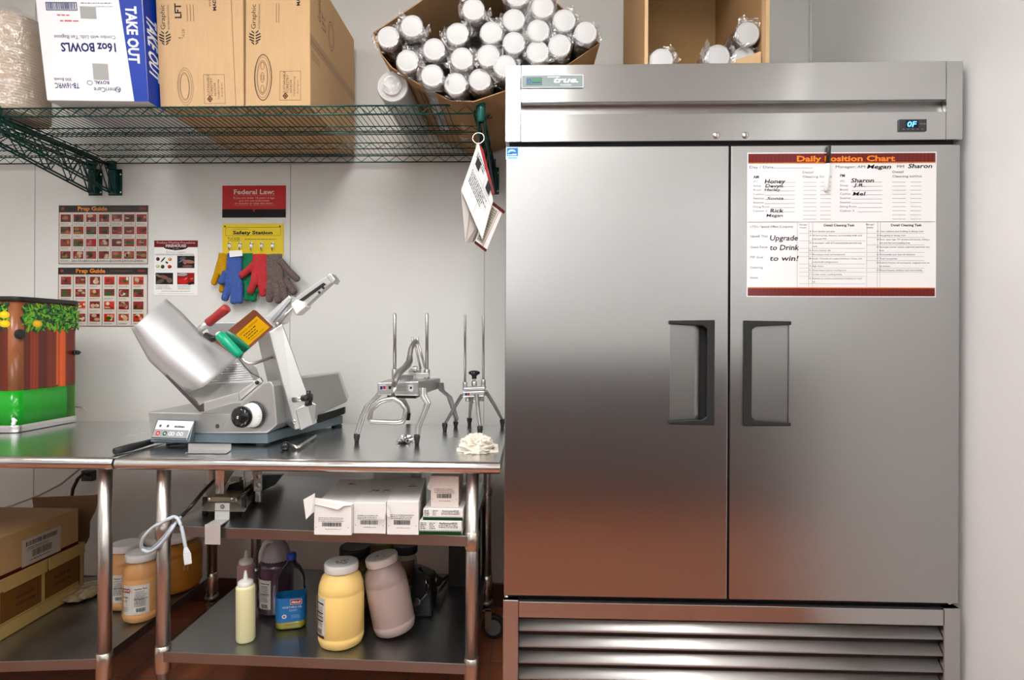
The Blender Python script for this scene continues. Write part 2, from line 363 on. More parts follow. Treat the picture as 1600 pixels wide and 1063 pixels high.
# doors
def door(x0, x1, hu0, hu1, hv0, hv1, flip):
    hx0, hx1 = P(hu0, 580, FY).x, P(hu1, 580, FY).x; hz1, hz0 = P(hu0, hv0, FY).z, P(hu0, hv1, FY).z
    d = MB(); z0, z1 = ZD0, ZD1
    xs = (x0, hx0+.004, hx1-.004, x1); zs = (z0, hz0+.006, hz1-.006, z1)
    g = [[d.v((x, FY, z)) for x in xs] for z in zs]
    for j in range(3):
        for i in range(3):
            if i == 1 and j == 1: continue
            d.f([g[j][i], g[j][i+1], g[j+1][i+1], g[j+1][i]])
    bk = [d.v((x, FY+.052, z)) for x, z in ((x0, z0), (x1, z0), (x1, z1), (x0, z1))]
    b = [g[0][0], g[0][3], g[3][3], g[3][0]]
    e = [[g[0][0], g[0][1], g[0][2], g[0][3]], [g[0][3], g[1][3], g[2][3], g[3][3]], [g[3][3], g[3][2], g[3][1], g[3][0]], [g[3][0], g[2][0], g[1][0], g[0][0]]]
    for k in range(4): d.f(e[k]+[bk[(k+1) % 4], bk[k]])
    d.f(bk)
    o = d.build('door', steel_door, fr, bevel=.0025)
    # pocket: the skin curves inwards towards the pull
    pk = MB(); n = 10; a, b2 = (hx0, hx1) if not flip else (hx1, hx0); rows = []
    for i in range(n+1):
        tt = i/n; x = a+(b2-a)*tt; y = FY + .004 + .016*tt
        if not flip and tt > .62: y += .05*((tt-.62)**1.3)
        rows.append([pk.v((x, y, hz0+.004)), pk.v((x, y, hz1-.004)), pk.v((x, FY+.001, hz0+.004)), pk.v((x, FY+.001, hz1-.004))])
    for A, B in zip(rows, rows[1:]):
        pk.f([A[0], B[0], B[1], A[1]])
    pk.f([r_[1] for r_ in rows]+[r_[3] for r_ in rows[::-1]]) if 0 else None
    for q_ in (0, 1):
        z = (hz0+.004, hz1-.004)[q_]; ys = [r_[q_].co.copy() for r_ in rows]
        pk.poly([(c_.x, c_.y, z) for c_ in ys]+[(b2, FY+.001, z), (a, FY+.001, z)])
    E = rows[-1]; pk.poly([E[0].co, E[2].co, E[3].co, E[1].co])
    pk.build('pull_pocket', mat('pocket steel', (.36, .37, .36), .3, 1), o)
    # black C-shaped pull
    h = MB(); q = hx1 if not flip else hx0; s = -1 if not flip else 1
    bw = .023; t1, t2 = .013, .011; tip = hx0 if not flip else hx1
    out = [(q, hz0-.0), (q, hz1+.0), (tip, hz1-.002), (tip, hz1-.013), (q+s*(bw+.012), hz1-.018), (q+s*bw, hz1-.028), (q+s*bw, hz0+.028), (q+s*(bw+.012), hz0+.018), (tip, hz0+.012), (tip, hz0+.002)]
    h.prism([(x, FY-.009, z) for x, z in out], (0, .0085, 0)); h.build('handle', black_tex, o, bevel=.0025)
    lip = MB(); lip.box(*sorted((q+s*.004, q+s*(bw-.004))), FY-.0005, FY+.03, hz0+.01, hz1-.01); lip.build('handle_back', gap_mat, o)
    return o
g0, g1 = P(1137.8, 500, FY).x, P(1141, 500, FY).x
door(FX0+.002, g0, 1044.5, 1115.5, 500, 664, False)
d2 = door(g1, FX1-.004, 1161.5, 1234.5, 501, 666, True)
# energy sticker
c0 = P(790.5, 250, FY); c1 = P(811, 229.8, FY); w_, h_ = c1.x-c0.x, c1.z-c0.z
p = Print((c0.x, FY, c0.z), (1, 0, 0), (0, 0, 1)); p.rect(0, 0, w_, h_, (.75, .86, .9)); p.rect(w_*.08, h_*.3, w_*.84, h_*.62, (.02, .42, .72))
p.disc(w_*.45, h_*.62, w_*.3, (.65, .85, .93), h_*.2); p.disc(w_*.5, h_*.52, w_*.28, (.02, .42, .72), h_*.14); p.rect(w_*.12, h_*.36, w_*.7, h_*.06, (.8, .9, .95)); p.text('star', w_*.5, h_*.42, h_*.1, (.9, .95, 1), width=w_*.36)
p.rect(w_*.15, h_*.1, w_*.7, h_*.1, (.35, .7, .85)); p.build('energy_sticker', prt, fr)
# sill and louvres
MB().hexa([(fx_l, FY-.004, ZS0), (fx_r, FY-.004, ZS0), (fx_r, FY-.004, ZS1), (fx_l, FY-.004, ZS1), (fx_l, FY+.05, ZS0), (fx_r, FY+.05, ZS0), (fx_r, FY+.05, ZS1), (fx_l, FY+.05, ZS1)]).build('sill', steel_head, fr, bevel=.0015)
MB().box(FX0+.002, FX1-.002, FY+.0, FY+.055, ZS1-.001, ZS1+.004).build('sill_top', mat('dark sill top', (.05, .05, .05), .25, .8), fr)
MB().box(fx_l, fx_r, FY+.045, FY+.055, .14, ZS0).build('grille_back', gap_mat, fr)
pitch = .0495; z = ZS0-.001; k = 0
while z > .17:
    lv = MB(); rows = []
    for yy, dz_ in ((.040, -.002), (.030, -.007), (.016, -.018), (.005, -.030), (.001, -.035), (-.0015, -.0385), (-.001, -.0415), (.003, -.0435), (.010, -.0445), (.024, -.046)):
        rows.append([lv.v((fx_l+.001, FY+yy, z+dz_)), lv.v((fx_r-.001, FY+yy, z+dz_))])
    for A, B in zip(rows, rows[1:]): lv.f([A[0], A[1], B[1], B[0]], True)
    lv.build('louvre', steel_louvre, fr, solid=.0015); z -= pitch
for u, v_ in ((791.5, 935), (1487, 944)):
    c = P(u, v_, FY); MB().cyl((c.x, FY+.012, c.z-.009), (c.x, FY+.012, c.z+.006), .007).build('hinge_pin', steel_mirror, fr)
MB().box(FX0+.03, FX1-.03, FY+.06, FY+.72, .115, .13).build('base_frame', dark, fr)
def caster_geo(x, y, top, mats, parent, rad=.055):
    c = MB(); c.cyl((x, y, top-.012), (x, y, top), .024, .024); c.box(x-.02, x+.02, y-.03, y+.02, rad*1.25, top-.012)
    c = c.build('caster', mats, parent); wv = MB(); wv.cyl((x-.014, y-.01, rad+.0005), (x+.014, y-.01, rad+.0005), rad, n=28); wv.build('wheel', rubber, c, bevel=.004)
    hb = MB(); hb.cyl((x-.017, y-.01, rad), (x+.017, y-.01, rad), rad*.6, n=24); hb.build('hub', mat('grey hub', (.2, .2, .21), .4), c); return c
for x in (FX0+.09, FX1-.09):
    for y in (FY+.13, FY+.66): caster_geo(x, y, .115, dark, fr, .045)
# ------------------------------------------------------------------ the chart on the right door
c00 = P(1168, 462.5, FY-.001); c11 = P(1461.5, 239, FY-.001); w_, h_ = c11.x-c00.x, c11.z-c00.z
ch = thing('position_chart', 'laminated daily position chart with red bands and handwritten names on the right freezer door', 'chart', (c00.x, FY-.001, c00.z))
mb = MB(); n, m2 = 24, 12; g = []
for j in range(m2+1):
    g.append([mb.v((c00.x-.003+(w_+.006)*i/n, FY-.0012-.0004*math.sin(i*.6)*math.sin(j*.7), c00.z-.003+(h_+.006)*j/m2)) for i in range(n+1)])
for j in range(m2):
    for i in range(n): mb.f([g[j][i], g[j][i+1], g[j+1][i+1], g[j+1][i]], True)
mb.build('sheet', lam, ch)
p = Print((c00.x, FY-.0016, c00.z), (w_/294, 0, 0), (0, 0, h_/223), lift=.0002)
rd = (.42, .05, .04); og = (.80, .40, .04); ink = (.16, .16, .18); hand = (.03, .03, .04); faint = (.45, .45, .48)
p.rect(0, 209, 294, 14, rd); p.rect(0, 207.4, 294, 1.8, og); p.rect(0, 0, 294, 12, rd); p.rect(0, 12, 294, 1.6, og)
for i in range(49): p.rect(i*6, 209, 1.4, 14, (.34, .04, .033)); p.rect(i*6, 0, 1.4, 12, (.34, .04, .033))
p.text('Daily Position Chart', 77, 210.8, 8.2, (.95, .5, .06), bold=.03, width=154)
p.text('Day / Date', 2, 200, 4, ink, width=38); p.rect(40, 200, 62, .5, faint)
p.text('Manager: AM', 138, 200, 4, ink, width=46); p.text('Megan', 187, 199, 6, hand, bold=.02, shear=.2, width=38); p.text('PM', 234, 200, 4, ink, width=11); p.text('Sharon', 251, 199.5, 6.4, hand, bold=.02, shear=.2, width=38)
p.text('AM', 8, 184.5, 4.2, ink, bold=.03); p.text('PM', 145, 186, 4.2, ink, bold=.03)
for x in (86, 227): p.text('Detail', x, 192, 3.4, faint if x < 100 else ink, width=17); p.text('Cleaning In/Out', x, 185.2, 3.2, faint if x < 100 else ink, width=46)
rows = ['ATC', 'Setup', 'Bread', 'Cashier', 'Steamer', 'Steamer', 'Dining Room', 'Cashier 2']
for i, r_ in enumerate(rows):
    for x in (8, 145):
        p.text(r_, x, 178-6.6*i, 3, faint, width=min(26, 4*len(r_)*.62)); p.rect(x+18 if i < 6 else x+28, 177.6-6.6*i, 48 if i < 6 else 38, .45, faint)
for i in range(10):
    for x in (87, 114, 227, 255): p.rect(x, 177.6-6.4*i, 21 if x in (87, 227) else 17, .4, faint)
for s_, x, y, w2, h2 in (('Honey', 26, 176.5, 33, 6.4), ('Devyn', 27, 170, 28, 5), ('Harley', 26, 164.5, 25, 4), ('Sonia', 30, 151, 26, 4), ('Rick', 35, 131, 21, 5.6), ('Megan', 29, 124, 26, 4.4), ('Sharon', 162, 177.5, 36, 6.2), ('J.R.', 166, 171, 17, 4.8), ('Mel', 165, 157, 20, 5.5)):
    p.text(s_, x, y, h2, hand if w2 not in (26,) else (.2, .2, .22), bold=.015, shear=.15, width=w2)
p.rect(0, 115.5, 294, .6, ink)
p.text("LTO's / Special Offers (Coupons)", 4, 107, 3.4, ink, width=67)
for s_, x in (('Detail Cleaning Task', 120), ('Detail Cleaning Task', 225)): p.text(s_, x, 109, 3.4, ink, bold=.02, width=48)
for x in (82, 187): p.text('Manager', x-1, 110.5, 2.2, ink, width=13); p.text('Initials', x, 106, 2.2, ink, width=10)
for s_, y in (('Upsell This', 92), ('Guest Focus', 75), ('PSF Goal', 59), ('Catering', 43), ('Notes', 27)): p.text(s_, 4, y, 3.4, ink, width=4.1*len(s_)*.6)
for s_, y, w2 in (('Upgrade', 87, 44), ('to Drink', 72, 46), ('to win!', 55, 45)): p.text(s_, 35, y, 8, hand, bold=.01, shear=.15, width=w2)
for x in (78, 96, 102, 187, 204, 208): p.rect(x, 14, .35, 101, faint)
tasks = ['Door handles and glass', 'All hard areas, fixtures, surrounding walls and underneath PVC', 'Underneath / walls of 3 compartment sink and mop sink', 'Front counter tile', 'Microwaves inside and backboards', 'Inside / Outside of coolers (Unilever, Coke, and undershelf refrigerator)', 'High chairs', 'Waste heater and surrounding area', 'Cooler vents / cooking kettle', 'Gaskets on coolers and freezers (replace as needed)']
t2 = ['Clear cushions and moldings in dining room', 'Red globes in dining room', 'Door open sign, TV screens and stands, ceiling tiles and the surrounding area', 'Beverage counter station cupboards and drink machine', 'Disassemble and clean all steamers', 'Trash receptacles', 'Defrost freezer (if necessary), organize and clean shelves', 'Picture frames, artifacts and memorabilia']
for X0_, L_ in ((98, tasks), (204, t2)):
    y = 100
    for i, s_ in enumerate(L_):
        p.text('%d' % (i+3 if X0_ < 200 else i+12), X0_-1, y, 2.2, ink, width=2.8); a, b = s_[:48], s_[48:]
        p.text(a, X0_+3.5, y, 2.2, ink, width=min(82, len(a)*1.62))
        if b: y -= 5.3; p.text(b, X0_+3.5, y, 2.2, ink, width=len(b)*1.62)
        y -= 2.2; p.rect(X0_-17, y, 104 if X0_ < 200 else 90, .3, faint); y -= 4.2
p.build('lettering', prt_gloss, ch)
# marker taped over the chart
a, b, c = P(1296, 227, FY-.008), P(1293.5, 256, FY-.008), P(1291, 297, FY-.008)
mk = thing('marker_pen', 'white marker pen with a black cap hanging down over the position chart', 'pen', c)
q = MB(); q.tube([a, a+(b-a)*.1, b], [.003, .0052, .0062], 14); q.build('cap', black_pl, mk)
q = MB(); q.tube([b, c, c+V(0, 0, -.004)], [.0068, .0072, .004], 14); q.build('barrel', white_pl, mk)
# ------------------------------------------------------------------ work tables
TZ = (P(100, 713.5, 1.792).z + P(600, 719.5, 1.792).z)/2
print('TZ', TZ, 'freezer', FX0, FX1, ZT, 'door', ZD0, ZD1)
TXL, TXR = P(175.5, 722, 1.771).x, P(781.5, 722, 1.771).x
def table(x0, x1, label, zls, zrs, lows, mid=None, legs=(), rearlegs=()):
    t = thing('work_table', label, 'table', ((x0+x1)/2, 2.15, 0))
    top = MB(); r = .019; y0, y1 = 1.771, 2.533; pr = []
    for i in range(9):
        a = PI/2 + PI*i/8; pr.append((y0+r+r*math.cos(a), TZ-r+r*math.sin(a)))
    pr += [(y0+r+.02, TZ-2*r), (y0+r+.02, TZ-.006), (y1-.02, TZ-.006), (y1-.02, TZ-.04), (y1, TZ-.04), (y1, TZ)]
    xa, xb = x0, x1; n = len(pr)
    A = [top.v((xa+ (.004 if i in (0, 8) else 0), y, z)) for i, (y, z) in enumerate(pr)]; B = [top.v((xb-(.004 if i in (0, 8) else 0), y, z)) for i, (y, z) in enumerate(pr)]
    for i in range(n): top.f([A[i], B[i], B[(i+1) % n], A[(i+1) % n]], i < 8, mi=1 if i < 8 else 0)
    top.f(A); top.f(B)
    top.box(xa+.001, xa+.02, y0+.04, y1-.001, TZ-.04, TZ-.001); top.box(xb-.02, xb-.001, y0+.04, y1-.001, TZ-.04, TZ-.001)
    top.build('tabletop', [steel_table, steel_edge], t, bevel=.0015)
    def shelf(nm, u0, v0, u1, v1, inset=0, xl=None, xr=None, th=.034):
        ya, yb = 1.815, 2.49
        a, b = P(u0, v0, ya), P(u1, v1, ya); s = (b.z-a.z)/(b.x-a.x); xl = a.x if xl is None else xl; xr = b.x if xr is None else xr
        zl, zr = a.z+s*(xl-a.x), a.z+s*(xr-a.x)
        sh = MB(); sh.hexa([(xl, ya, zl-th), (xr, ya, zr-th), (xr, ya, zr), (xl, ya, zl), (xl, yb, zl-th), (xr, yb, zr-th), (xr, yb, zr), (xl, yb, zl)])
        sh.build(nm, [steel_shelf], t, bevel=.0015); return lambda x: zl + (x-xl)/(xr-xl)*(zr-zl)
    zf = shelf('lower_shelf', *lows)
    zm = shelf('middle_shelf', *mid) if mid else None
    for lx in legs:
        for ly in (1.835, 2.47):
            lg = MB(); lg.cyl((lx, ly, .16), (lx, ly, TZ-.04), .0205, n=24); lg = lg.build('leg', steel_leg, t)
            zz = zf(lx); cst = mat('collar steel', (.6, .55, .48), .3, 1)
            MB().lathe([(.0207, .012), (.0235, .010), (.0245, -.02), (.0245, -.07), (.0205, -.075)], 24, o=(lx, ly, zz)).build('collar', cst, lg)
            if zm: MB().lathe([(.0207, .010), (.0235, .008), (.0235, -.045), (.0207, -.05)], 24, o=(lx, ly, zm(lx))).build('collar', cst, lg)
            ca = MB(); ca.lathe([(.0, .165), (.026, .165), (.029, .155), (.029, .148), (.012, .140), (.012, .13), (0, .13)], 20, o=(lx, ly, 0))
            ca.box(lx-.003, lx+.024, ly-.034, ly-.030, .055, .14); ca.box(lx-.003, lx+.024, ly+.026, ly+.030, .055, .14); ca.box(lx-.012, lx+.03, ly-.034, ly+.03, .128, .135)
            ca = ca.build('caster', mat('aged zinc', (.35, .31, .24), .4, 1, noise=1, nscale=80), lg)
            wc = V(lx+.03, ly, .0505); wv = MB(); wv.cyl(wc+V(0, -.014, 0), wc+V(0, .014, 0), .050, n=30); wv.build('wheel', rubber, lg, bevel=.005)
            hb = MB(); hb.cyl(wc+V(0, -.017, 0), wc+V(0, .017, 0), .033, n=24); hb.build('hub', mat('grey hub', (.2, .2, .21), .4), lg)
    return t, zf, zm
lxL, lxR = P(255.5, 880, 1.835).x, P(737.5, 880, 1.835).x
lxl = P(164, 900, 1.835).x
tc_, zlow, zmid = table(TXL+.003, TXR, 'stainless steel work table between freezer and left table, carrying the meat slicer', 0, 0,
    (269, 1019.5, 727, 1037.8, 0, lxL+.0, lxR+.0), (290, 822.6, 727, 837.7, 0, P(287, 825, 1.815).x, lxR), (lxL, lxR))
tl_, zlowL, _ = table(-2.62, TXL-.004, 'stainless steel work table at the left edge with the leaf-printed drink dispenser on top', 0, 0,
    (0, 1034.5, 147, 1030, 0, -2.55, lxl), None, (lxl, -2.55))
# small corner bracket carrying the middle shelf at the left leg
print('zlow', zlow(-1), zlow(-.3), 'zmid', zmid(-1), zmid(-.3), 'zlowL', zlowL(-1.6))
MB().box(lxL+.015, P(290, 825, 1.815).x, 1.83, 2.47, zmid(lxL)-.03, zmid(lxL)-.008).build('shelf_bracket', steel_shelf, tc_)
# ------------------------------------------------------------------ green wire shelves
SZ = (P(0, 170, 2.13).z+P(740, 164, 2.13).z)/2; SXR = P(742, 170, 2.13).x; SXM = -2.085
print('SZ', SZ, SXR)
SYF, SYB = 2.13, 2.725
def wire_shelf(x0, x1, label):
    t = thing('wire_shelf', label, 'shelf', ((x0+x1)/2, 2.43, SZ))
    def truss(y, zt, h, wr, name):
        q = MB(); q.cyl((x0, y, zt), (x1, y, zt), wr, n=8); q.cyl((x0, y, zt-h), (x1, y, zt-h), wr, n=8)
        n = int((x1-x0)/.033); pts = [(x0+(x1-x0)*i/n, y, zt-h*.06 if i % 2 else zt-h*.94) for i in range(n+1)]
        q.tube(pts, wr*.62, 6, up=(0, 1, 0)); q.build(name, green_coat, t)
    truss(SYF, SZ, .032, .0034, 'front_rail'); truss(SYB, SZ, .030, .003, 'rear_rail')
    truss(SYF+.20, SZ-.004, .026, .0024, 'middle_rail'); truss(SYF+.40, SZ-.004, .026, .0024, 'middle_rail')
    for x in (x0+.003, x1-.003):
        q = MB(); q.cyl((x, SYF, SZ), (x, SYB, SZ), .0033, n=8); q.cyl((x, SYF, SZ-.032), (x, SYB, SZ-.032), .0033, n=8)
        n = 18; q.tube([(x, SYF+(SYB-SYF)*i/n, SZ-.002 if i % 2 else SZ-.03) for i in range(n+1)], .002, 6, up=(1, 0, 0)); q.build('end_rail', green_coat, t)
    q = MB(); n = int((x1-x0)/.0215)
    for i in range(1, n):
        x = x0+(x1-x0)*i/n; q.cyl((x, SYF, SZ+.0032), (x, SYB, SZ+.0032), .0015, n=5)
    for y in (SYF+.26, SYF+.30, SYB-.03): q.cyl((x0, y, SZ-.002), (x1, y, SZ-.002), .0022, n=6)
    q.build('wire_deck', green_coat, t)
    return t
wire_shelf(SXM+.01, SXR, 'dark green wire wall shelf spanning the photo above the posters, stacked with cartons')
wire_shelf(-3.4, SXM-.012, 'dark green wire wall shelf ending at the left edge of the photo')
def bracket(x, label, cap=False, group=None):
    t = thing('shelf_bracket', label, 'bracket', (x, WY-.02, 2.0), group)
    zt, zb = SZ-.052, P(150, 300, WY-.03).z
    q = MB()
    q.box(x-.034, x+.034, WY-.006, WY-.0005, zb-.012, P(150, 265, WY).z); q.box(x-.018, x+.018, WY-.03, WY-.006, zb-.006, P(150, 268, WY).z)
    q = q.build('wall_plate', green_coat, t, bevel=.002)
    for dx in (-.027, .027):
        for z in (zb+.005, P(150, 270, WY).z-.01): MB().lathe([(0, .003), (.004, .002), (.0055, 0)], 10, (0, -1, 0), (x+dx, WY-.006, z)).build('screw', steel_mirror, q)
    a = MB()
    for dx in (-.012, .012):
        a.tube([(x+dx, WY-.028, zt+.012), (x+dx, SYF+.03, zt+.012), (x+dx, SYF, zt+.012)], .0045, 8)
        a.tube([(x+dx, WY-.028, zb), (x+dx, WY-.05, zb+.0), (x+dx, SYF+.05, zt-.035), (x+dx, SYF+.008, zt+.0)], .0045, 8)
        n = 9; pts = []
        for i in range(n+1):
            tt = i/n; y = WY-.035-(WY-.035-SYF-.04)*tt; zlo = zb+(zt-.035-zb)*max(0, (WY-.05-y)/(WY-.05-SYF-.05)); pts.append((x+dx, y, zt+.012 if i % 2 else zlo))
        a.tube(pts, .003, 6, up=(1, 0, 0))
    a.build('arm', green_coat, t)
    b = MB(); b.box(x-.02, x+.02, WY-.04, WY-.02, zt-.005, zt+.035); b.build('clip', green_coat, t, bevel=.003)
    if cap:
        c = MB(); c.lathe([(0, .045), (.013, .045), (.0175, .038), (.0175, .004), (.0155, 0), (.0155, -.02), (.010, -.03)], 20, o=(x, SYF, SZ-.035)); c.build('corner_post', mat('glossy green epoxy', (.008, .11, .09), .15, .3), t)
    else:
        c = MB(); c.lathe([(0, .045), (.012, .045), (.0155, .038), (.0155, -.02), (.010, -.03)], 20, o=(x, SYF, SZ-.035)); c.build('corner_post', green_coat, t)
bx = P(771, 290, WY).x
bracket(SXR+.0225, 'green wire shelf bracket with a rounded corner post between the shelf end and the freezer', True)
bracket(P(181, 285, WY).x, 'green wire shelf bracket above the posters, right one of the pair')
bracket(P(150, 285, WY).x, 'green wire shelf bracket above the posters, left one of the pair')
# ------------------------------------------------------------------ goods on the wire shelf
SB = SZ+.0055
def hexbox(name, label, cat, fr_, bk, m_, group=None, base=None, bevel=.003):
    b = base or (Vector(fr_[0])+Vector(bk[1]))/2
    t = thing(name, label, cat, b, group); MB().hexa(list(fr_)+list(bk)).build('carton', m_, t, bevel=bevel); return t
def facep(bl, br, tl, **k):   # print frame of 1 x 1 over a face
    bl, br, tl = Vector(bl), Vector(br), Vector(tl); return Print(bl, br-bl, tl-bl, **k)
class FP(Print):   # print frame in metres on a face given bottom-left, bottom-right and top-left corners
    def __init__(s, bl, br, tl, lift=.0006):
        bl, br, tl = Vector(bl), Vector(br), Vector(tl); s.w = (br-bl).length; s.h = (tl-bl).length
        Print.__init__(s, bl, (br-bl).normalized(), (tl-bl).normalized(), lift)
# white and blue bowl carton, tilted a little on the shelf
A = V(P(73, 158, 2.09).x, 2.09, SB+.008); Bq = V(P(232, 166, 2.09).x, 2.09, SB)
up = (P(222, 0, 2.09)-P(232, 166, 2.09)).normalized(); upL = (P(55, 0, 2.09)-P(73, 158, 2.09)).normalized(); H_ = .56
dv = V(-.012, .40, .0)
f_ = [A, Bq, Bq+up*H_, A+upL*H_]; dr = V(.004, .40, 0)
f_ = [V(q.x, q.y, max(q.z, SB)) for q in f_]
tk = thing('bowl_carton', 'white carton with blue corner band lettered TAKE OUT, upside down on the wire shelf', 'carton', (A.x+.2, 2.3, SB))
MB().hexa(f_+[q+dr for q in f_]).build('carton', mat('glossy white board', (.74, .75, .78), .3, bump=.06, bscale=14, bdist=.004), tk, bevel=.003)
blue = (.0, .20, .62); navy = (.025, .07, .36)
p = FP(f_[0], f_[1], f_[3]); w_, h_ = p.w, p.h
# the band leans with the edge: build it between two slanted lines
p.pol([(w_*.862, 0), (w_*1.0, 0), (w_*1.072, h_), (w_*.805, h_)], blue)
def up_text(t_, x, y, h, col, **k): p.text(t_, x, y, h, col, rot=PI, **k)
sx = w_/(232-73)
def pxl(u, v): return (u-73+18*(158-v)/158)*sx, (160-v)*sx*1.0
def ut(t_, u1, v, hpx, col, wpx=None, **k):    # upside-down line whose first letter stands at the right, pixel u1
    x, y = pxl(u1, v); p.text(t_, x, y, hpx*sx, col, rot=PI, width=wpx*sx if wpx else None, **k)
ut('16oz BOWLS', 181, 71, 13, navy, 86, bold=.03); ut('Combo with Lids, Tan Bagasse', 181, 59, 5.6, navy, 96)
ut('TB-16WRC', 124, 133, 8, navy, 38, bold=.01); ut('300 Bowls', 112, 125, 4.6, navy, 27)
ut('AmeriCare', 189, 139, 7, navy, 42); ut('ROYAL', 171, 129, 5, navy, 23, bold=.02)
x, y = pxl(185, 142); p.oring(x, y, 4.4*sx, 4.4*sx, .8*sx, navy); x, y = pxl(141, 132); p.oring(x, y, 4.4*sx, 3.6*sx, .8*sx, navy)
x, y = pxl(73, 21); w2 = 49*sx; p.frame(x, y, w2, 13*sx, 1.3*sx, navy); p.barcode(x+2.4*sx, y+2*sx, w2-5*sx, 9.5*sx, navy)
x, y = pxl(90, 29); p.lines(x, y, 20*sx, 1, 2.6*sx, 5*sx, (.75, .35, .3)); x, y = pxl(95, 38); p.lines(x, y, 34*sx, 1, 3*sx, 5*sx, (.75, .35, .3))
x, y = pxl(127, 10); p.lines(x, y, 50*sx, 1, 1.6*sx, 3*sx, (.4, .42, .5), .05); x, y = pxl(150, 15); p.lines(x, y, 28*sx, 1, 1.4*sx, 3*sx, (.5, .52, .6), .05)
for u, v, ww, hh in ((147, 127, 24, 25), (127, 33, 25, 19)): x, y = pxl(u, v); p.rect(x, y, ww*sx, hh*sx, (.62, .62, .61), rot=-.03)
p.text('TAKE OUT', w_*.862, h_*.78*.62, .036, (.9, .92, .95), rot=-PI/2+.035, bold=.03, width=None) if 0 else None
x, y = pxl(197, 13); p.text('TAKE OUT', x, y, 16*sx, (.9, .92, .95), rot=-PI/2-.05, bold=.035, width=88*sx)
p.build('lettering', prt, tk)
p = FP(f_[1], f_[1]+dr, f_[2]); w_, h_ = p.w, p.h
p.rect(0, 0, w_*.20, h_, blue); p.rect(w_*.20, 0, w_*.02, h_, (.7, .72, .75))
p.text('TAKE OUT', w_*.045, .33, .055, (.9, .92, .95), rot=-PI/2, bold=.03, shear=.3, width=.235)
p.build('lettering', prt, tk)
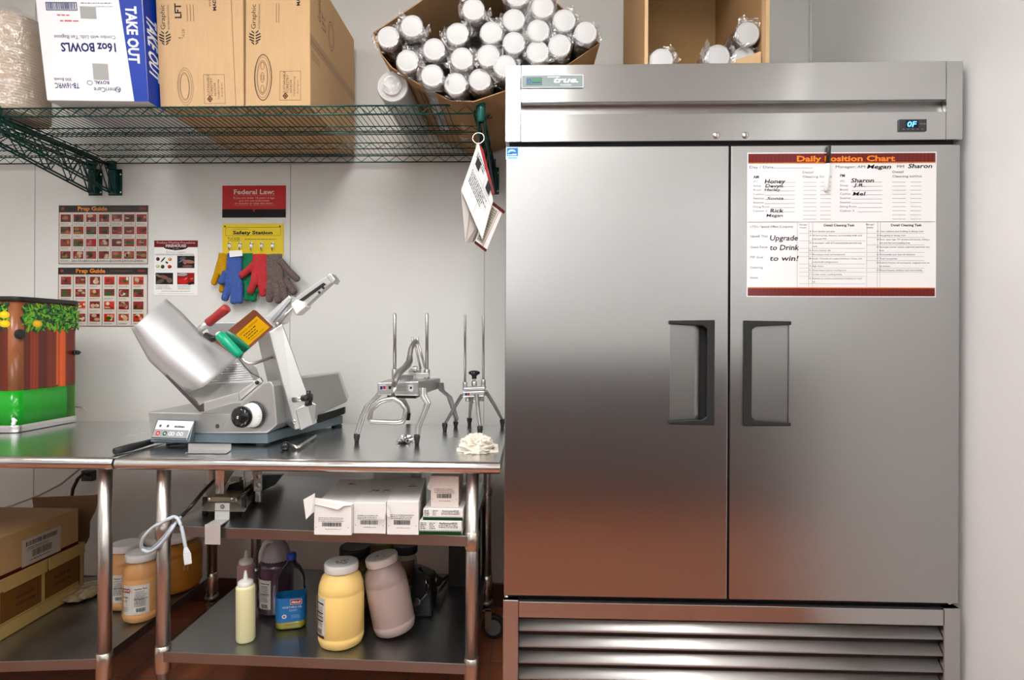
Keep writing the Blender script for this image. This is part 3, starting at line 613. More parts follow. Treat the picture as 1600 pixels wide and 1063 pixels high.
# two kraft cartons of lids
def kraft_box(u0, u1, ub, lab, mm, first):
    y0 = 2.15; a = V(P(u0, 160, y0).x, y0, SB); b = V(P(u1, 160, y0).x, y0, SB); top = P(568, 62, 2.70).z
    lean = P(u0-7, 0, y0).x-P(u0, 163, y0).x if first else 0
    y1 = 2.70; q = [a, b, V(b.x+(-.005), y0, top), V(a.x+lean*1.4, y0, top)]
    bk = [V(v.x, y1, v.z) for v in q]
    t = thing('lid_carton', lab, 'carton', ((a.x+b.x)/2, 2.4, SB), None)
    MB().hexa(q+bk).build('carton', mm, t, bevel=.003)
    p = FP(q[0], q[1], q[3]+V(0, 0, 0)); w_ = p.w; s = w_/(u1-u0); K = (.05, .045, .04)
    Pp = lambda u, v: ((u-u0)*s, (163-v)*s)
    def vt(t_, u, v, h, wid, col=K, **k): x, y = Pp(u, v); p.text(t_, x, y, h*s, col, rot=PI/2, width=wid*s, **k)
    du = 0 if first else 135
    vt('Graphic', 264+du, 42, 7, 38); vt('INTERNATIONAL', 271+du, 42, 2.6, 39, (.25, .2, .15))
    x, y = Pp(263+du, 57)                              # the leaf badge
    for i in range(5):
        o_ = (i-2)*4.3*s
        for sg in (-1, 1):
            hw = 9.5*s*math.sqrt(max(.05, 1-(o_/(10.5*s))**2)); xx = sg*1.1*s
            p.pol([(x+xx, y+o_-1.2*s-.0), (x+sg*hw, y+o_+2.4*s), (x+sg*hw, y+o_+4.6*s), (x+xx, y+o_+1.2*s)], K)
    if first:
        vt('LFT', 290, 25, 10, 23, bold=.03); vt('MADE', 345, 14, 5, 22, bold=.03); vt('WI', 337, 8, 3, 10)
        for i in range(3): x, y = Pp(299+i*5, 30); p.rect(x, y, .8*s, 26*s, (.35, .26, .17))
        x, y = Pp(284, 56); p.lines(x, y, 9*s, 1, 2*s, 4*s, (.45, .33, .2)); vt('A28', 294, 54, 4, 12, (.45, .33, .2))
        cx, cy, rx, ry = 291.5, 130, 12.5, 29
    else:
        vt('MADE', 468, 7, 5, 22, bold=.03); cx, cy, rx, ry = 411, 117, 14, 36
        for i in range(2): x, y = Pp(431+i*4, 33); p.rect(x, y, .8*s, 30*s, (.35, .26, .17))
    x, y = Pp(cx, cy); G = (.30, .21, .14)
    if not first: p.oring(x, y, rx*s, ry*s, 1.3*s, K)
    p.oring(x, y, rx*s, ry*s, .5*s, G); p.oring(x-.6*s, y, rx*s*.85, ry*s*.88, .5*s, G); p.oring(x-1*s, y, rx*s*.62, ry*s*.74, .6*s, G if first else K); p.oring(x-1*s, y, rx*s*.55, ry*s*.68, .4*s, G)
    if not first:
        for dy in (-18, 0, 18): p.oring(x-1*s, y+dy*s, 3*s, (6 if dy else 8)*s, .6*s, K)
        p.oring(x-1*s, y, 1.6*s, 4*s, .5*s, K)
    fu = 320 if first else 437
    x, y = Pp(fu, 157 if first else 152.5); p.frame(x, y, 33*s, 45*s, .5*s, G)
    vt('SUSTAINABLE', fu+9, 145 if first else 141, 3.6, 33, G); vt('FORESTRY', fu+14, 145 if first else 141, 3.6, 28, G); vt('INITIATIVE', fu+19, 145 if first else 141, 3, 20, G); vt('Certified Sourcing', fu+24, 150 if first else 146, 2.6, 30, G); vt('sfi program', fu+29, 147 if first else 143, 2, 22, G)
    x, y = Pp(fu+9, 150 if first else 146); p.pol([(x, y-5*s), (x+4.5*s, y), (x, y+6*s), (x-4.5*s, y)], K); p.pol([(x, y-3.2*s), (x+3*s, y), (x, y+4*s), (x-3*s, y)], (.60, .40, .22)); p.disc(x, y, 1.2*s, K)
    if first: p.rect((u1-u0-12)*s, 0, .8*s, .5, (.50, .33, .17))
    p.build('lettering', prt, t)
    if not first:     # right side: taped seam, small print
        r = FP(q[1], bk[1], q[2]); r.rect(0, r.h*.44, r.w, r.h*.085, (.66, .53, .38)); r.rect(0, r.h*.478, r.w, .002, (.22, .14, .07))
        r.oring(r.w*.42, r.h*.72, .035, .06, .003, (.25, .17, .1)); r.oring(r.w*.42, r.h*.72, .026, .048, .002, (.25, .17, .1)); r.text('LFT', r.w*.30, r.h*.68, .04, (.35, .24, .14), rot=PI/2, width=.06)
        r.text('Graphic', r.w*.2, r.h*.70, .03, (.4, .28, .16), rot=PI/2, width=.09)
        for i in range(3): r.rect(r.w*.02, r.h*(.40-.02*i), r.w*.16, .002, (.3, .2, .12))
        r.build('lettering', prt, t)
    return t
kraft_box(250.5, 380.5, 0, 'brown kraft carton with an oval lid drawing beside the white and blue carton', kraft, True)
kraft_box(383, 485, 571, 'brown kraft carton with a taped right side and a round lid drawing', mat('kraft board, lighter', (.58, .385, .205), .75, spec=.2, noise=.5, nscale=90, ndark=.88, stretch=(1, 1, .15), bump=.1, bscale=90), False)
# wrapped stacks of tan bowls at the left edge
def bowl_stack(x, y, r, h, lab, n):
    t = thing('wrapped_bowl_stack', lab, 'bowls', (x, y, SB), 'wrapped bowl stacks at the left end of the shelf' if 0 else None)
    st = h/n; pr = [(0, 0), (r*.72, 0)]
    for i in range(n):
        z = i*st; pr += [(r*.93, z+st*.15), (r, z+st*.55), (r, z+st*.72), (r*.93, z+st*.8)]
    pr += [(r*.9, h), (0, h)]
    MB().lathe(pr, 40, o=(x, y, SB+.004)).build('bowls', mat('tan pulp', (.58, .47, .35), .8, noise=.4, nscale=50), t)
    q = MB(); q.lathe([(0, -.001), (r*.9, 0), (r*1.04, .02)] + [(r*(1.05+.012*math.sin(i*1.7)), h*i/14) for i in range(1, 15)] + [(r*.8, h+.02), (r*.25, h+.05), (r*.12, h+.07), (0, h+.075)], 48, o=(x, y, SB+.003), wob=lambda i, j: 1+.012*math.sin(i*2.3+j*1.9))
    q.build('plastic_wrap', wrap_soft, t)
bowl_stack(P(18, 100, 2.25).x, 2.27, .115, P(20, 25, 2.2).z-SB, 'plastic-wrapped stack of tan pulp bowls at the left edge beside the white carton', 34)
bowl_stack(-2.02, 2.56, .11, .30, 'shorter plastic-wrapped stack of tan bowls behind the left edge stack', 28) if 0 else None
# stack of clear lids in a bag, lying on the shelf
c = P(613, 135, 2.12); rr = .058
c.z = SB+rr+.004; ld = thing('lid_sleeve', 'bagged roll of translucent lids lying on the shelf between kraft carton and cup carton', 'lids', (c.x, 2.4, SB))
ax = V(0, .46, 0)
q = MB(); rings = []; n = 46
for i in range(n+1):
    rings.append(q.ring(c+ax*(i/n), ax, rr if i % 2 else rr*.95, 36))
q.skin(rings); q.build('lids', mat('milky lid plastic', (.72, .72, .71), .3, trans=.25), ld)
q = MB(); q.oring = None
q.lathe([(rr*.62, 0), (rr*.62, .006), (rr*.55, .006), (rr*.55, .001), (0, .001)], 36, (0, -1, 0), c-ax.normalized()*.001); q.build('lid_well', mat('milky lid plastic'), ld)
q = MB(); rings = []
for i in range(17):
    k = 1.05+.03*math.sin(i*2.1); r_ = rr*k if i > 1 else (rr*.35 if i == 0 else rr*.9)
    rings.append([q.v(c + ax*((i-1)/15.0) - ax.normalized()*(.012 if i == 0 else 0) + V(math.cos(a)*r_, 0, math.sin(a)*min(r_, rr+.0035))*(1+.02*math.sin(a*7+i))) for a in [2*PI*j/40 for j in range(40)]])
q.skin(rings); q.build('plastic_wrap', wrap_soft, ld)
# ------------------------------------------------------------------ cup sleeves
cup_w = mat('white foam cup', (.52, .52, .52), .5); cup_s = mat('dark printed cup side', (.20, .19, .20), .35)  # cup sides coloured dark for the shade inside the carton
def make_sleeve(seed, label, group, L=.46, r=.041):
    rnd = random.Random(seed)
    t = thing('cup_sleeve', label, 'cups', (0, 0, 0), group)
    q = MB(); q.lathe([(0, 0), (r*.80, 0), (r*.84, .003), (r*.97, .006), (r, .012)] + [x for i in range(10) for x in ((r, .02+i*L/11), (r*.965, .024+i*L/11))] + [(r*.9, L), (0, L)], 28, (0, 1, 0), (0, 0, 0))
    q.build('cups', cup_s, t)
    q = MB(); q.lathe([(0, -.0050), (r*.70, -.0050), (r*.76, -.0042), (r*.80, -.0042), (r*.84, -.0052), (r*.93, -.0050), (r*1.0, -.002), (r*1.005, .004), (r*.99, .012)], 32, (0, 1, 0), (0, 0, 0)); q.build('cup_base', cup_w, t)
    q = MB(); rings = []; m2 = 44; ph = rnd.random()*6; ky = rnd.uniform(.6, 1.2)
    for i in range(1, 14):
        if i == 1: rr_, y = r*.93, -.0065
        elif i == 2: rr_, y = r*1.08, .001
        else: rr_, y = r*(1.09+.08*math.sin(i*1.7+ph)), .02+(i-3)*L/10
        rings.append([q.v((math.cos(a)*rr_*(1+.05*math.sin(a*5+i*ky+ph)+(.02*math.sin(a*11-i))), y, math.sin(a)*rr_*(1+.05*math.sin(a*4-i*ky+ph)))) for a in [2*PI*j/m2 for j in range(m2)]])
    q.skin(rings, cap=False)
    # a gathered tail of film sticking out by the rim
    a0 = rnd.uniform(0, 2*PI)
    for k in range(9):
        a = a0+k*.35+(2 if k > 4 else 0); o_ = V(math.cos(a), 0, math.sin(a)); s_ = V(-math.sin(a), 0, math.cos(a)); b0 = o_*r*1.02
        l_ = rnd.uniform(.4, 1.15); z = [q.v(b0-s_*.012+V(0, .02, 0)), q.v(b0+s_*.012+V(0, .03, 0)), q.v(b0+o_*.020*l_+s_*.014+V(0, rnd.uniform(-.012, .02), 0)), q.v(b0+o_*.026*l_-s_*.006+V(0, rnd.uniform(-.01, .02), 0))]
        q.f(z, True)
    q.build('plastic_wrap', wrap, t)
    return t
def dup(root, loc, rot, label, group=None):
    r = root.copy(); C.objects.link(r); r.location = loc; r.rotation_euler = rot; r['label'] = label
    if group: r['group'] = group
    for ch in list(root.children):
        c_ = ch.copy(); C.objects.link(c_); c_.parent = r
        for g_ in ch.children: d_ = g_.copy(); C.objects.link(d_); d_.parent = c_
    return r
GR = 'bagged cup sleeves in the big tilted carton'; LB = 'plastic-bagged sleeve of white cups packed in the big tilted carton, base outwards'
protos = [make_sleeve(s_, LB, GR) for s_ in range(4)]
cups = [(607, 59), (644, 42), (637, 96), (678.5, 78), (715, 54), (740, 16), (767.6, 52), (722, 92.6), (763, 88), (675.5, 119), (712, 132), (750, 125.4),
        (803, 32), (841, 48.7), (803, 68), (848, 12), (881.6, 33), (840, 82), (874.5, 72), (915, 52), (789, 104.5), (808, -6)]
used = set()
for i, (u, v) in enumerate(cups):
    y = 2.055+random.uniform(-.012, .015) + (.02 if u > 900 or u < 620 else 0); c = P(u, v, y); k = i % 4
    tx = (c.x-(-.16))*-.10; rot = (random.uniform(-.03, .03), random.uniform(0, 6.28), 0)
    e = (R(random.uniform(-1, 1)), 0, R(random.uniform(-1.5, 1.5)))
    if k not in used: o = protos[k]; o.location = c; o.rotation_euler = e; used.add(k)
    else: o = dup(protos[k], c, e, LB, GR)
# the tilted carton, wedged between the shelf end and the freezer
Y0, Y1 = 2.085, 2.70
def cc(u, v, y=Y0): return P(u, v, y)
q0, q1, q2 = cc(741, 159.5), cc(582, 51), cc(937.5, 67.5); q3 = q1+(q2-q0)*.96+V(.03, 0, .10)
prof = [q1, cc(594, 84), cc(611, 105.5), cc(639, 123), cc(675, 144), cc(704, 158.5), q0, cc(786, 144), cc(891, 99.5), q2, q3]
cb = thing('cup_carton', 'large open brown carton tilted on a corner between shelf and freezer, packed with cup sleeves', 'carton', (q0.x, 2.35, q0.z))
mb = MB(); cen = V(sum(q.x for q in prof)/len(prof), 0, sum(q.z for q in prof)/len(prof)); lp = []
for (y, k) in ((Y0, 1), (Y1, .97)):
    for off in (0, .0045):
        row = []
        for q in prof:
            d_ = V(q.x, 0, q.z)-cen; dd = d_*k; dd = dd*(1-off/dd.length); row.append(mb.v((cen.x+dd.x, y-(0 if y == Y0 else off), cen.z+dd.z)))
        lp.append(row)
n = len(prof); oF, iF, oB, iB = lp
for i in range(n):
    j = (i+1) % n
    mb.f([oF[i], oF[j], oB[j], oB[i]]); mb.f([iF[i], iB[i], iB[j], iF[j]]); mb.f([oF[i], iF[i], iF[j], oF[j]])
mb.f(oB); mb.f(iB[::-1])
mb.build('carton', kraft_dk, cb)
p = Print(V(q1.x, Y0, q1.z)+V(-.0022, 0, -.0045), V(0, 1, 0)*-1, (q0-q1).normalized(), lift=.002) if 0 else None
q1, q0 = cc(639, 123), cc(704, 158.5); dq = (q0-q1); L_ = V(dq.x, 0, dq.z).length; axx = V(dq.x, 0, dq.z).normalized()
p = Print(V(q1.x, Y0+.03, q1.z), V(0, 1, 0), axx, lift=.0046)
p.lines(.02, .05, .3, 2, .008, .02, (.16, .1, .06)); p.build('lettering', prt, cb)
a, b = cc(741, 159.5), cc(786, 144); p = Print(V(a.x, Y0+.02, a.z), V(0, 1, 0), V(b.x-a.x, 0, b.z-a.z).normalized(), lift=.0035)
p.text('22', .10, .028, .03, (.05, .04, .035), rot=PI/2*0, bold=.03, width=.07) if 0 else p.text('22', .13, .05, .035, (.05, .04, .035), rot=-PI/2+.2, bold=.03, width=.05)
p.build('lettering', prt, cb)
# ------------------------------------------------------------------ open carton on the freezer, with its last sleeves
cx0, cx1, cy0, cy1, cz = P(1010, 60, 2.0).x, P(1192, 60, 2.0).x, 2.0, 2.50, ZT
oc = thing('open_carton', 'upright brown carton lying open-fronted on top of the freezer, nearly empty', 'carton', ((cx0+cx1)/2, 2.25, cz))
mb = MB(); zt = cz+.62; th = .005
mb.box(cx0, cx1, cy0, cy1, cz, cz+th); mb.box(cx0, cx1, cy0, cy1, zt-th, zt); mb.box(cx0, cx0+th, cy0, cy1, cz+th, zt-th); mb.box(cx1-th, cx1, cy0, cy1, cz+th, zt-th); mb.box(cx0+th, cx1-th, cy1-th, cy1, cz+th, zt-th)
mb.build('carton', mat('brown board, warm', (.42, .255, .115), .75, spec=.2, noise=.4, nscale=60, ndark=.88), oc)
mb = MB(); mb.hexa([(cx0-.012, cy0-.03, cz+.001), (cx0, cy0-.03, cz+.001), (cx0, cy0-.03, zt), (cx0-.012, cy0-.03, zt), (cx0-.004, cy0, cz+.001), (cx0, cy0, cz+.001), (cx0, cy0, zt), (cx0-.004, cy0, zt)]); mb.build('flap', kraft, oc)
mb = MB(); mb.hexa([(cx1-.002, cy0-.03, cz+.001), (cx1+.010, cy0-.03, cz+.001), (cx1+.010, cy0-.03, zt), (cx1-.002, cy0-.03, zt), (cx1-.004, cy0, cz+.001), (cx1, cy0, cz+.001), (cx1, cy0, zt), (cx1-.004, cy0, zt)]); mb.build('flap', kraft, oc)
GO = None
lab = ['plastic-bagged cup sleeve at the left inside the open carton on the freezer', 'bagged cup sleeve, lower left of the three at the right inside the open carton',
       'bagged cup sleeve lying highest at the right inside the open carton', 'bagged cup sleeve tilted against the right wall of the open carton']
pos = [(1033, 95, 1.985), (1122, 89, 1.98), (1168, 53, 2.0), (1162, 92, 2.02)]
for (u, v, y), l_, k in zip(pos, lab, range(4)):
    c = P(u, v, y); o = dup(protos[k], c, (0, 0, R((-2, 5, 3, -1)[k])), l_); o.pop('group', None) if hasattr(o, 'pop') else None
    try: del o['group']
    except KeyError: pass
for x in (P(1030, 95, 2).x, P(1075, 95, 2).x, P(1119, 95, 2).x, P(1157, 95, 2).x):
    o = dup(protos[0], V(x, 2.04, cz+.0485), (0, 0, 0), 'plastic-bagged cup sleeve in the bottom layer of the open carton on the freezer', 'bottom layer of cup sleeves')
t = MB(); a, b, c, d = P(1132, 101, 1.985), P(1189, 101, 1.985), P(1189, 80, 1.985), P(1150, 93, 1.985)
t.prism([a, b, c, P(1172, 86, 1.985), d], (0, .004, 0)); t.build('flap', kraft, oc)
# ------------------------------------------------------------------ posters and boards on the back wall
def wall_card(name, label, cat, u0, v0, u1, v1, m_, th=.001, r=0):
    a, c = P(u0, v1, WY), P(u1, v0, WY); w_, h_ = c.x-a.x, c.z-a.z; y = WY-.0008
    t = thing(name, label, cat, (a.x, y, a.z)); MB().box(a.x, c.x, y-th, y, a.z, c.z).build('sheet', m_, t, bevel=r, seg=4 if r > .003 else 1)
    return t, Print((a.x, y-th, a.z), (w_/(u1-u0), 0, 0), (0, 0, h_/(v1-v0))), u1-u0, v1-v0
red = (.33, .02, .03); dkk = (.035, .02, .02); cream = (.80, .78, .74)
def cell(p, x, y, w_, h_, kind=0):
    bg = random.choice(((.52, .05, .09), (.58, .06, .10), (.45, .05, .07), (.55, .14, .10))) if kind < 3 else random.choice(((.75, .12, .04), (.6, .04, .06), (.62, .22, .10), (.45, .06, .05)))
    p.rect(x, y, w_, h_, bg)
    pal = {0: ((.18, .32, .06), (.06, .16, .04), (.5, .4, .15), (.6, .35, .3)), 1: ((.5, .33, .22), (.35, .12, .1), (.7, .6, .5), (.2, .05, .05)), 2: ((.12, .2, .05), (.5, .2, .1), (.6, .45, .3), (.06, .05, .04)), 3: ((.75, .6, .5), (.5, .12, .05), (.15, .3, .03), (.8, .75, .65))}[kind]
    for _ in range(random.randint(4, 7)):
        rx = w_*random.uniform(.1, .3); ry = h_*random.uniform(.1, .28); cx = x+rx+random.random()*(w_-2*rx); cy = y+ry+random.random()*(h_-2*ry)
        p.disc(cx, cy, rx, random.choice(pal), ry, n=9, rot=random.uniform(-.4, .4)*0)
    if random.random() < .5: p.rect(x, y, w_, h_*.15, random.choice(pal))
t, p, W_, H_ = wall_card('prep_guide_poster', 'laminated prep guide poster with seven picture columns, upper of the two', 'poster', 92, 321, 232, 413, lam)
p.rect(0, 0, W_, H_, (.42, .16, .17)); p.rect(1, 1, W_-2, H_-2, cream); p.rect(0, H_-9.5, W_, 9.5, dkk); p.rect(0, H_-11, W_, 1.6, red)
p.text('Prep Guide', 30, H_-8, 6, (.85, .50, .12), bold=.03, width=46); p.lines(84, H_-5.5, 38, 1, 1.2, 3, (.4, .25, .2)); p.rect(126, H_-6.5, 11, 3, (.5, .1, .1)); p.disc(6, H_-5, 2.6, (.55, .2, .12))
for j in range(4):
    for i in range(7):
        x = 3+i*20.1-(i > 4)*.8*(i-4); cell(p, x, H_-26-j*19.2, 16, 12, random.choice((0, 1, 2))); p.lines(x, H_-28.5-j*19.2, 15, 2, .7, 1.4, (.4, .33, .33))
    p.rect(2, H_-31.4-j*19.2, W_-4, .35, (.5, .4, .42))
for i in range(1, 7): p.rect(1+i*20.1-(i > 4)*.8*(i-4), 3, .6, H_-15, (.35, .12, .16))
p.lines(22, 4.4, 112, 1, 1.1, 2, (.3, .25, .25), .02); p.build('lettering', prt_gloss, t)
t, p, W_, H_ = wall_card('prep_guide_poster', 'laminated prep guide poster with six picture columns, lower of the two', 'poster', 91, 418.5, 231.5, 510, lam)
p.rect(0, 0, W_, H_, (.42, .12, .14)); p.rect(1, 1, W_-2, H_-2, cream); p.rect(0, H_-9.5, W_, 9.5, dkk); p.rect(0, H_-11, W_, 1.6, red)
p.text('Prep Guide', 28, H_-8, 6, (.85, .50, .12), bold=.03, width=46); p.lines(82, H_-5.5, 40, 1, 1.2, 3, (.5, .3, .2)); p.rect(125, H_-6.5, 12, 3, (.5, .1, .1)); p.disc(6, H_-5, 2.6, (.55, .2, .12))
for j in range(4):
    for i in range(6):
        x = 4.5+i*22.7; cell(p, x, H_-26.5-j*19.2, 16, 12.4, random.choice((1, 2, 3, 3))); p.lines(x, H_-29-j*19.2, 15, 2, .7, 1.4, (.45, .4, .4))
for i in range(1, 6): p.rect(1+i*22.8, 2, .7, H_-14, (.30, .12, .16))
p.build('lettering', prt_gloss, t)
t, p, W_, H_ = wall_card('produce_poster', 'small white produce washing poster with four pictures under a red heading', 'poster', 241, 376, 309.5, 461.5, paper)
p.rect(0, H_-10.5, W_, 10.5, (.42, .04, .05)); p.text('Produce Washing Procedures', 4, H_-5, 3.4, (.75, .55, .55), bold=.02, width=W_-8)
p.pol([(14, H_-10), (54, H_-10), (50, H_-13), (44, H_-14.5), (33, H_-15.5), (24, H_-14), (18, H_-13)], (.12, .03, .03)); p.text('FIREHOUSE', W_/2, H_-10.4, 4, (.8, .8, .8), bold=.03, width=32, mid=True); p.text('SUBS', W_/2, H_-14.2, 2.4, (.6, .5, .5), width=10, mid=True)
p.text('Produce vs. Vegetables', W_/2, H_-19, 1.8, (.25, .2, .2), width=30, mid=True); p.lines(2, H_-21.5, 63, 2, .8, 1.6, (.4, .36, .36), .05)
for (x, y, rx, ry, c_, ro) in ((6, H_-29, 2.8, 3, (.2, .02, .02), 0), (14, H_-30, 5.4, 1.1, (.03, .14, .02), .85), (25, H_-29.5, 2.8, 2.4, (.75, .38, .05), 0), (20, H_-34.5, 2.4, 1.5, (.03, .16, .03), -.6), (6, H_-40.5, 3, 2.2, (.7, .65, .45), 0), (13.5, H_-41, 3, 3, (.06, .2, .05), 0), (24.5, H_-41, 3.2, 2.8, (.6, .03, .03), 0)):
    p.disc(x, y, rx, c_, ry, rot=ro); p.disc(x-rx*.2, y+ry*.2, rx*.35, tuple(min(1, q*2.2+.05) for q in c_), ry*.3, rot=ro)
def scene_(x, y, w_, h_, bg, bl):
    p.rect(x, y, w_, h_, bg)
    for (a, b, rx, ry, c_, ro) in bl: p.disc(x+a*w_, y+b*h_, rx*w_, c_, ry*h_, rot=ro)
scene_(36.5, H_-43, 27, 19, (.06, .07, .10), ((.3, .8, .2, .1, (.3, .3, .35), .2), (.25, .3, .22, .18, (.02, .03, .08), .3), (.7, .52, .3, .14, (.62, .42, .34), -.1), (.45, .5, .12, .2, (.6, .38, .32), 0), (.25, .6, .2, .07, (.4, .42, .5), .5), (.6, .15, .3, .1, (.45, .3, .3), 0)))
scene_(2.5, H_-68.5, 27.5, 18, (.08, .065, .06), ((.25, .25, .25, .16, (.35, .28, .24), .4), (.5, .62, .25, .16, (.5, .3, .26), -.3), (.15, .75, .2, .1, (.5, .42, .38), -.4), (.8, .35, .17, .22, (.4, .34, .3), 0)))
scene_(36.5, H_-68.5, 27, 18, (.55, .03, .03), ((.3, .85, .3, .13, (.6, .6, .62), .05), (.35, .3, .28, .25, (.75, .06, .05), 0), (.8, .1, .2, .12, (.08, .06, .06), .3), (.5, .5, .12, .06, (.8, .4, .35), .6), (.85, .5, .1, .06, (.7, .4, .35), .2)))
p.lines(3, H_-71, 27, 4, .7, 1.7, (.5, .46, .46)); p.lines(37, H_-71, 26, 4, .7, 1.7, (.5, .46, .46)); p.lines(12, H_-79.5, 45, 1, .8, 1.5, (.4, .36, .36), .02); p.lines(6, H_-83, 58, 1, .5, 1.5, (.5, .46, .46), .02)
p.build('lettering', prt, t)
t, p, W_, H_ = wall_card('federal_law_sign', 'red and black sign headed Federal Law on the back wall', 'sign', 347.5, 290, 447, 340.3, mat('red sign board', (.45, .008, .012), .3))
p.rect(0, 0, W_, 13, (.018, .018, .018)); p.pol([(47.5, 13), (52, 13), (49.7, 8)], (.55, .2, .18))
p.text('Federal Law:', W_/2, H_-13.5, 7.2, (.85, .8, .76), bold=.02, width=63, mid=True); p.rect(17, H_-16, 67, .4, (.75, .5, .45)); p.rect(17, H_-31.5, 67, .4, (.75, .5, .45))
for i, s_ in enumerate(('If you are under 18 years of age', 'you are not authorized', 'to operate or clean this slicer.')): p.text(s_, W_/2, H_-20.8-4.3*i, 2.9, (.85, .65, .6), bold=.01, width=(64, 47, 60)[i], mid=True)
p.text('(FLSA § 570.61)', W_/2, H_-34.5, 2, (.6, .15, .12), width=17, mid=True); p.build('lettering', prt, t)
t, p, W_, H_ = wall_card('safety_station', 'yellow Safety Station board with metal hooks holding knitted gloves', 'board', 348, 350, 443.5, 400, mat('yellow board', (.78, .60, .01), .35), th=.003, r=.0)
yk = (.05, .045, .02)
p.frame(5, 31.5, 86, 13, .4, yk); p.text('Personal Protective Equipment', 17, 41.2, 1.3, yk, width=24); p.text('Safety Station', 16.5, 33.6, 5.2, (.01, .01, .01), bold=.035, width=62)
p.text('TUCKER', 8, 24.3, 4.4, yk, width=20); p.rect(8, 22.7, 20, .4, yk); p.text('www.tuckersafety.com   1-800-xxx', 35, 25.4, 1.3, yk, width=49) if 0 else p.lines(35, 25.4, 50, 1, 1.1, 2, yk, .02)
for x in (4, 90): p.disc(x, 46, 1.3, (.12, .1, .05))
p.build('lettering', prt, t)
hooks = [P(u, 386, WY) for u in (360.5, 377, 394.5, 410.5, 427.5)]
for h in hooks:
    q = MB(); q.box(h.x-.006, h.x+.006, WY-.007, WY-.0038, h.z-.004, h.z+.022); q.tube([h+V(0, -.006, .016), h+V(0, -.022, .014), h+V(0, -.024, .004), h+V(0, -.018, -.014), h+V(0, -.012, -.02)], .0035, 8); q.build('hook', mat('spring clip steel', (.75, .75, .75), .2, 1), t)
# knitted gloves
def glove(label, col, cuff, palm, fingers, y, r=.016, cw=.036, tag_=False, dn=.8):
    c = P(cuff[0], cuff[1], y); t = thing('knitted_glove', label, 'glove', c)
    q = MB(); pts = [P(*cuff, y), P((cuff[0]*.5+palm[0]*.5), (cuff[1]*.5+palm[1]*.5), y), P(*palm, y), P(palm[0]+(palm[0]-cuff[0])*.4, palm[1]+(palm[1]-cuff[1])*.4, y)]
    q.tube(pts, [cw, cw*.98, cw*1.12, cw*.9], 20, ry=[.011, .012, .014, .010], up=(0, 1, 0)) if 0 else None
    # an oval tube swept from cuff to knuckles
    rows = []
    d_ = (pts[-1]-pts[0]).normalized(); sd = V(d_.z, 0, -d_.x)
    for p_, w_, th in zip(pts, (cw, cw*.97, cw*1.12, cw*.92), (.009, .012, .014, .010)):
        rows.append([q.v(p_ + sd*(w_*math.cos(a)) + V(0, th*math.sin(a), 0)) for a in [2*PI*i/20 for i in range(20)]])
    q.skin(rows)
    for f_ in fingers:
        pp = [P(u, v, y+random.uniform(-.003, .002)) for u, v in f_]; n = len(pp)
        q.tube([pp[0]]+pp[1:]+[pp[-1]+(pp[-1]-pp[-2]).normalized()*.008], [r*1.05]+[r]*(n-1)+[r*.55], 12, ry=None)
    m_ = mat('knit '+label[:14], col, .9, spec=.1, noise=1, nscale=230, ndark=dn*.8, bump=1, bscale=260, bdist=.002)
    g_ = q.build('knit', m_, t, remesh=.0032)
    if tag_:
        a = P(359, 391, y-.016); p = Print(a+V(0, 0, -.028), (.00302, 0, .00012), (0.00012, 0, .00302), .0004)
        MB().hexa([P(359, 402, y-.0165), P(379, 400, y-.0165), P(378, 391, y-.0165), P(358, 392, y-.0165), P(359, 402, y-.0155), P(379, 400, y-.0155), P(378, 391, y-.0155), P(358, 392, y-.0155)]).build('care_label', paper, t)
    return t
glove('yellow knitted glove hanging at the far left of the safety board', (.62, .33, .01), (350, 396), (346, 420), [[(344, 410), (339, 428), (334, 443)], [(352, 425), (349, 440), (346.5, 455)], [(351, 420), (352, 435)]], 2.728, cw=.026, r=.0145)
glove('blue knitted glove with a white care label on the safety board', (.07, .13, .42), (367, 396), (365, 432), [[(353, 425), (348, 436), (345, 442)], [(359, 440), (354, 458), (351, 468)], [(366, 445), (366, 462), (365, 473)], [(374, 440), (375, 460), (374, 472)]], 2.700, cw=.038, r=.0165, tag_=True)
glove('green knitted glove hanging behind the red one on the safety board', (.02, .24, .11), (385, 396), (386, 430), [[(380, 430), (376, 446), (373, 457)], [(386, 440), (386, 458), (386, 468)], [(395, 440), (396, 458), (395.5, 469)], [(400, 440), (402, 455)]], 2.722, cw=.034, r=.0155)
glove('red knitted glove hanging in front of the green one on the safety board', (.55, .045, .05), (406, 397), (406, 425), [[(398, 413), (386, 424), (377, 431)], [(399, 428), (396, 444), (391, 456)], [(405, 428), (410, 454), (411, 461)], [(413, 428), (415, 442), (416, 452)]], 2.694, cw=.037, r=.0165)
glove('brown grey knitted glove hanging at the right end of the safety board', (.20, .15, .14), (428, 397), (429, 430), [[(438, 408), (452, 424), (465, 437)], [(422, 440), (421, 456), (421, 470)], [(431, 445), (433, 462), (435, 472)], [(440, 440), (444, 458), (447, 470)], [(446, 436), (454, 448), (460, 458)]], 2.694, cw=.040, r=.0165, dn=.5)
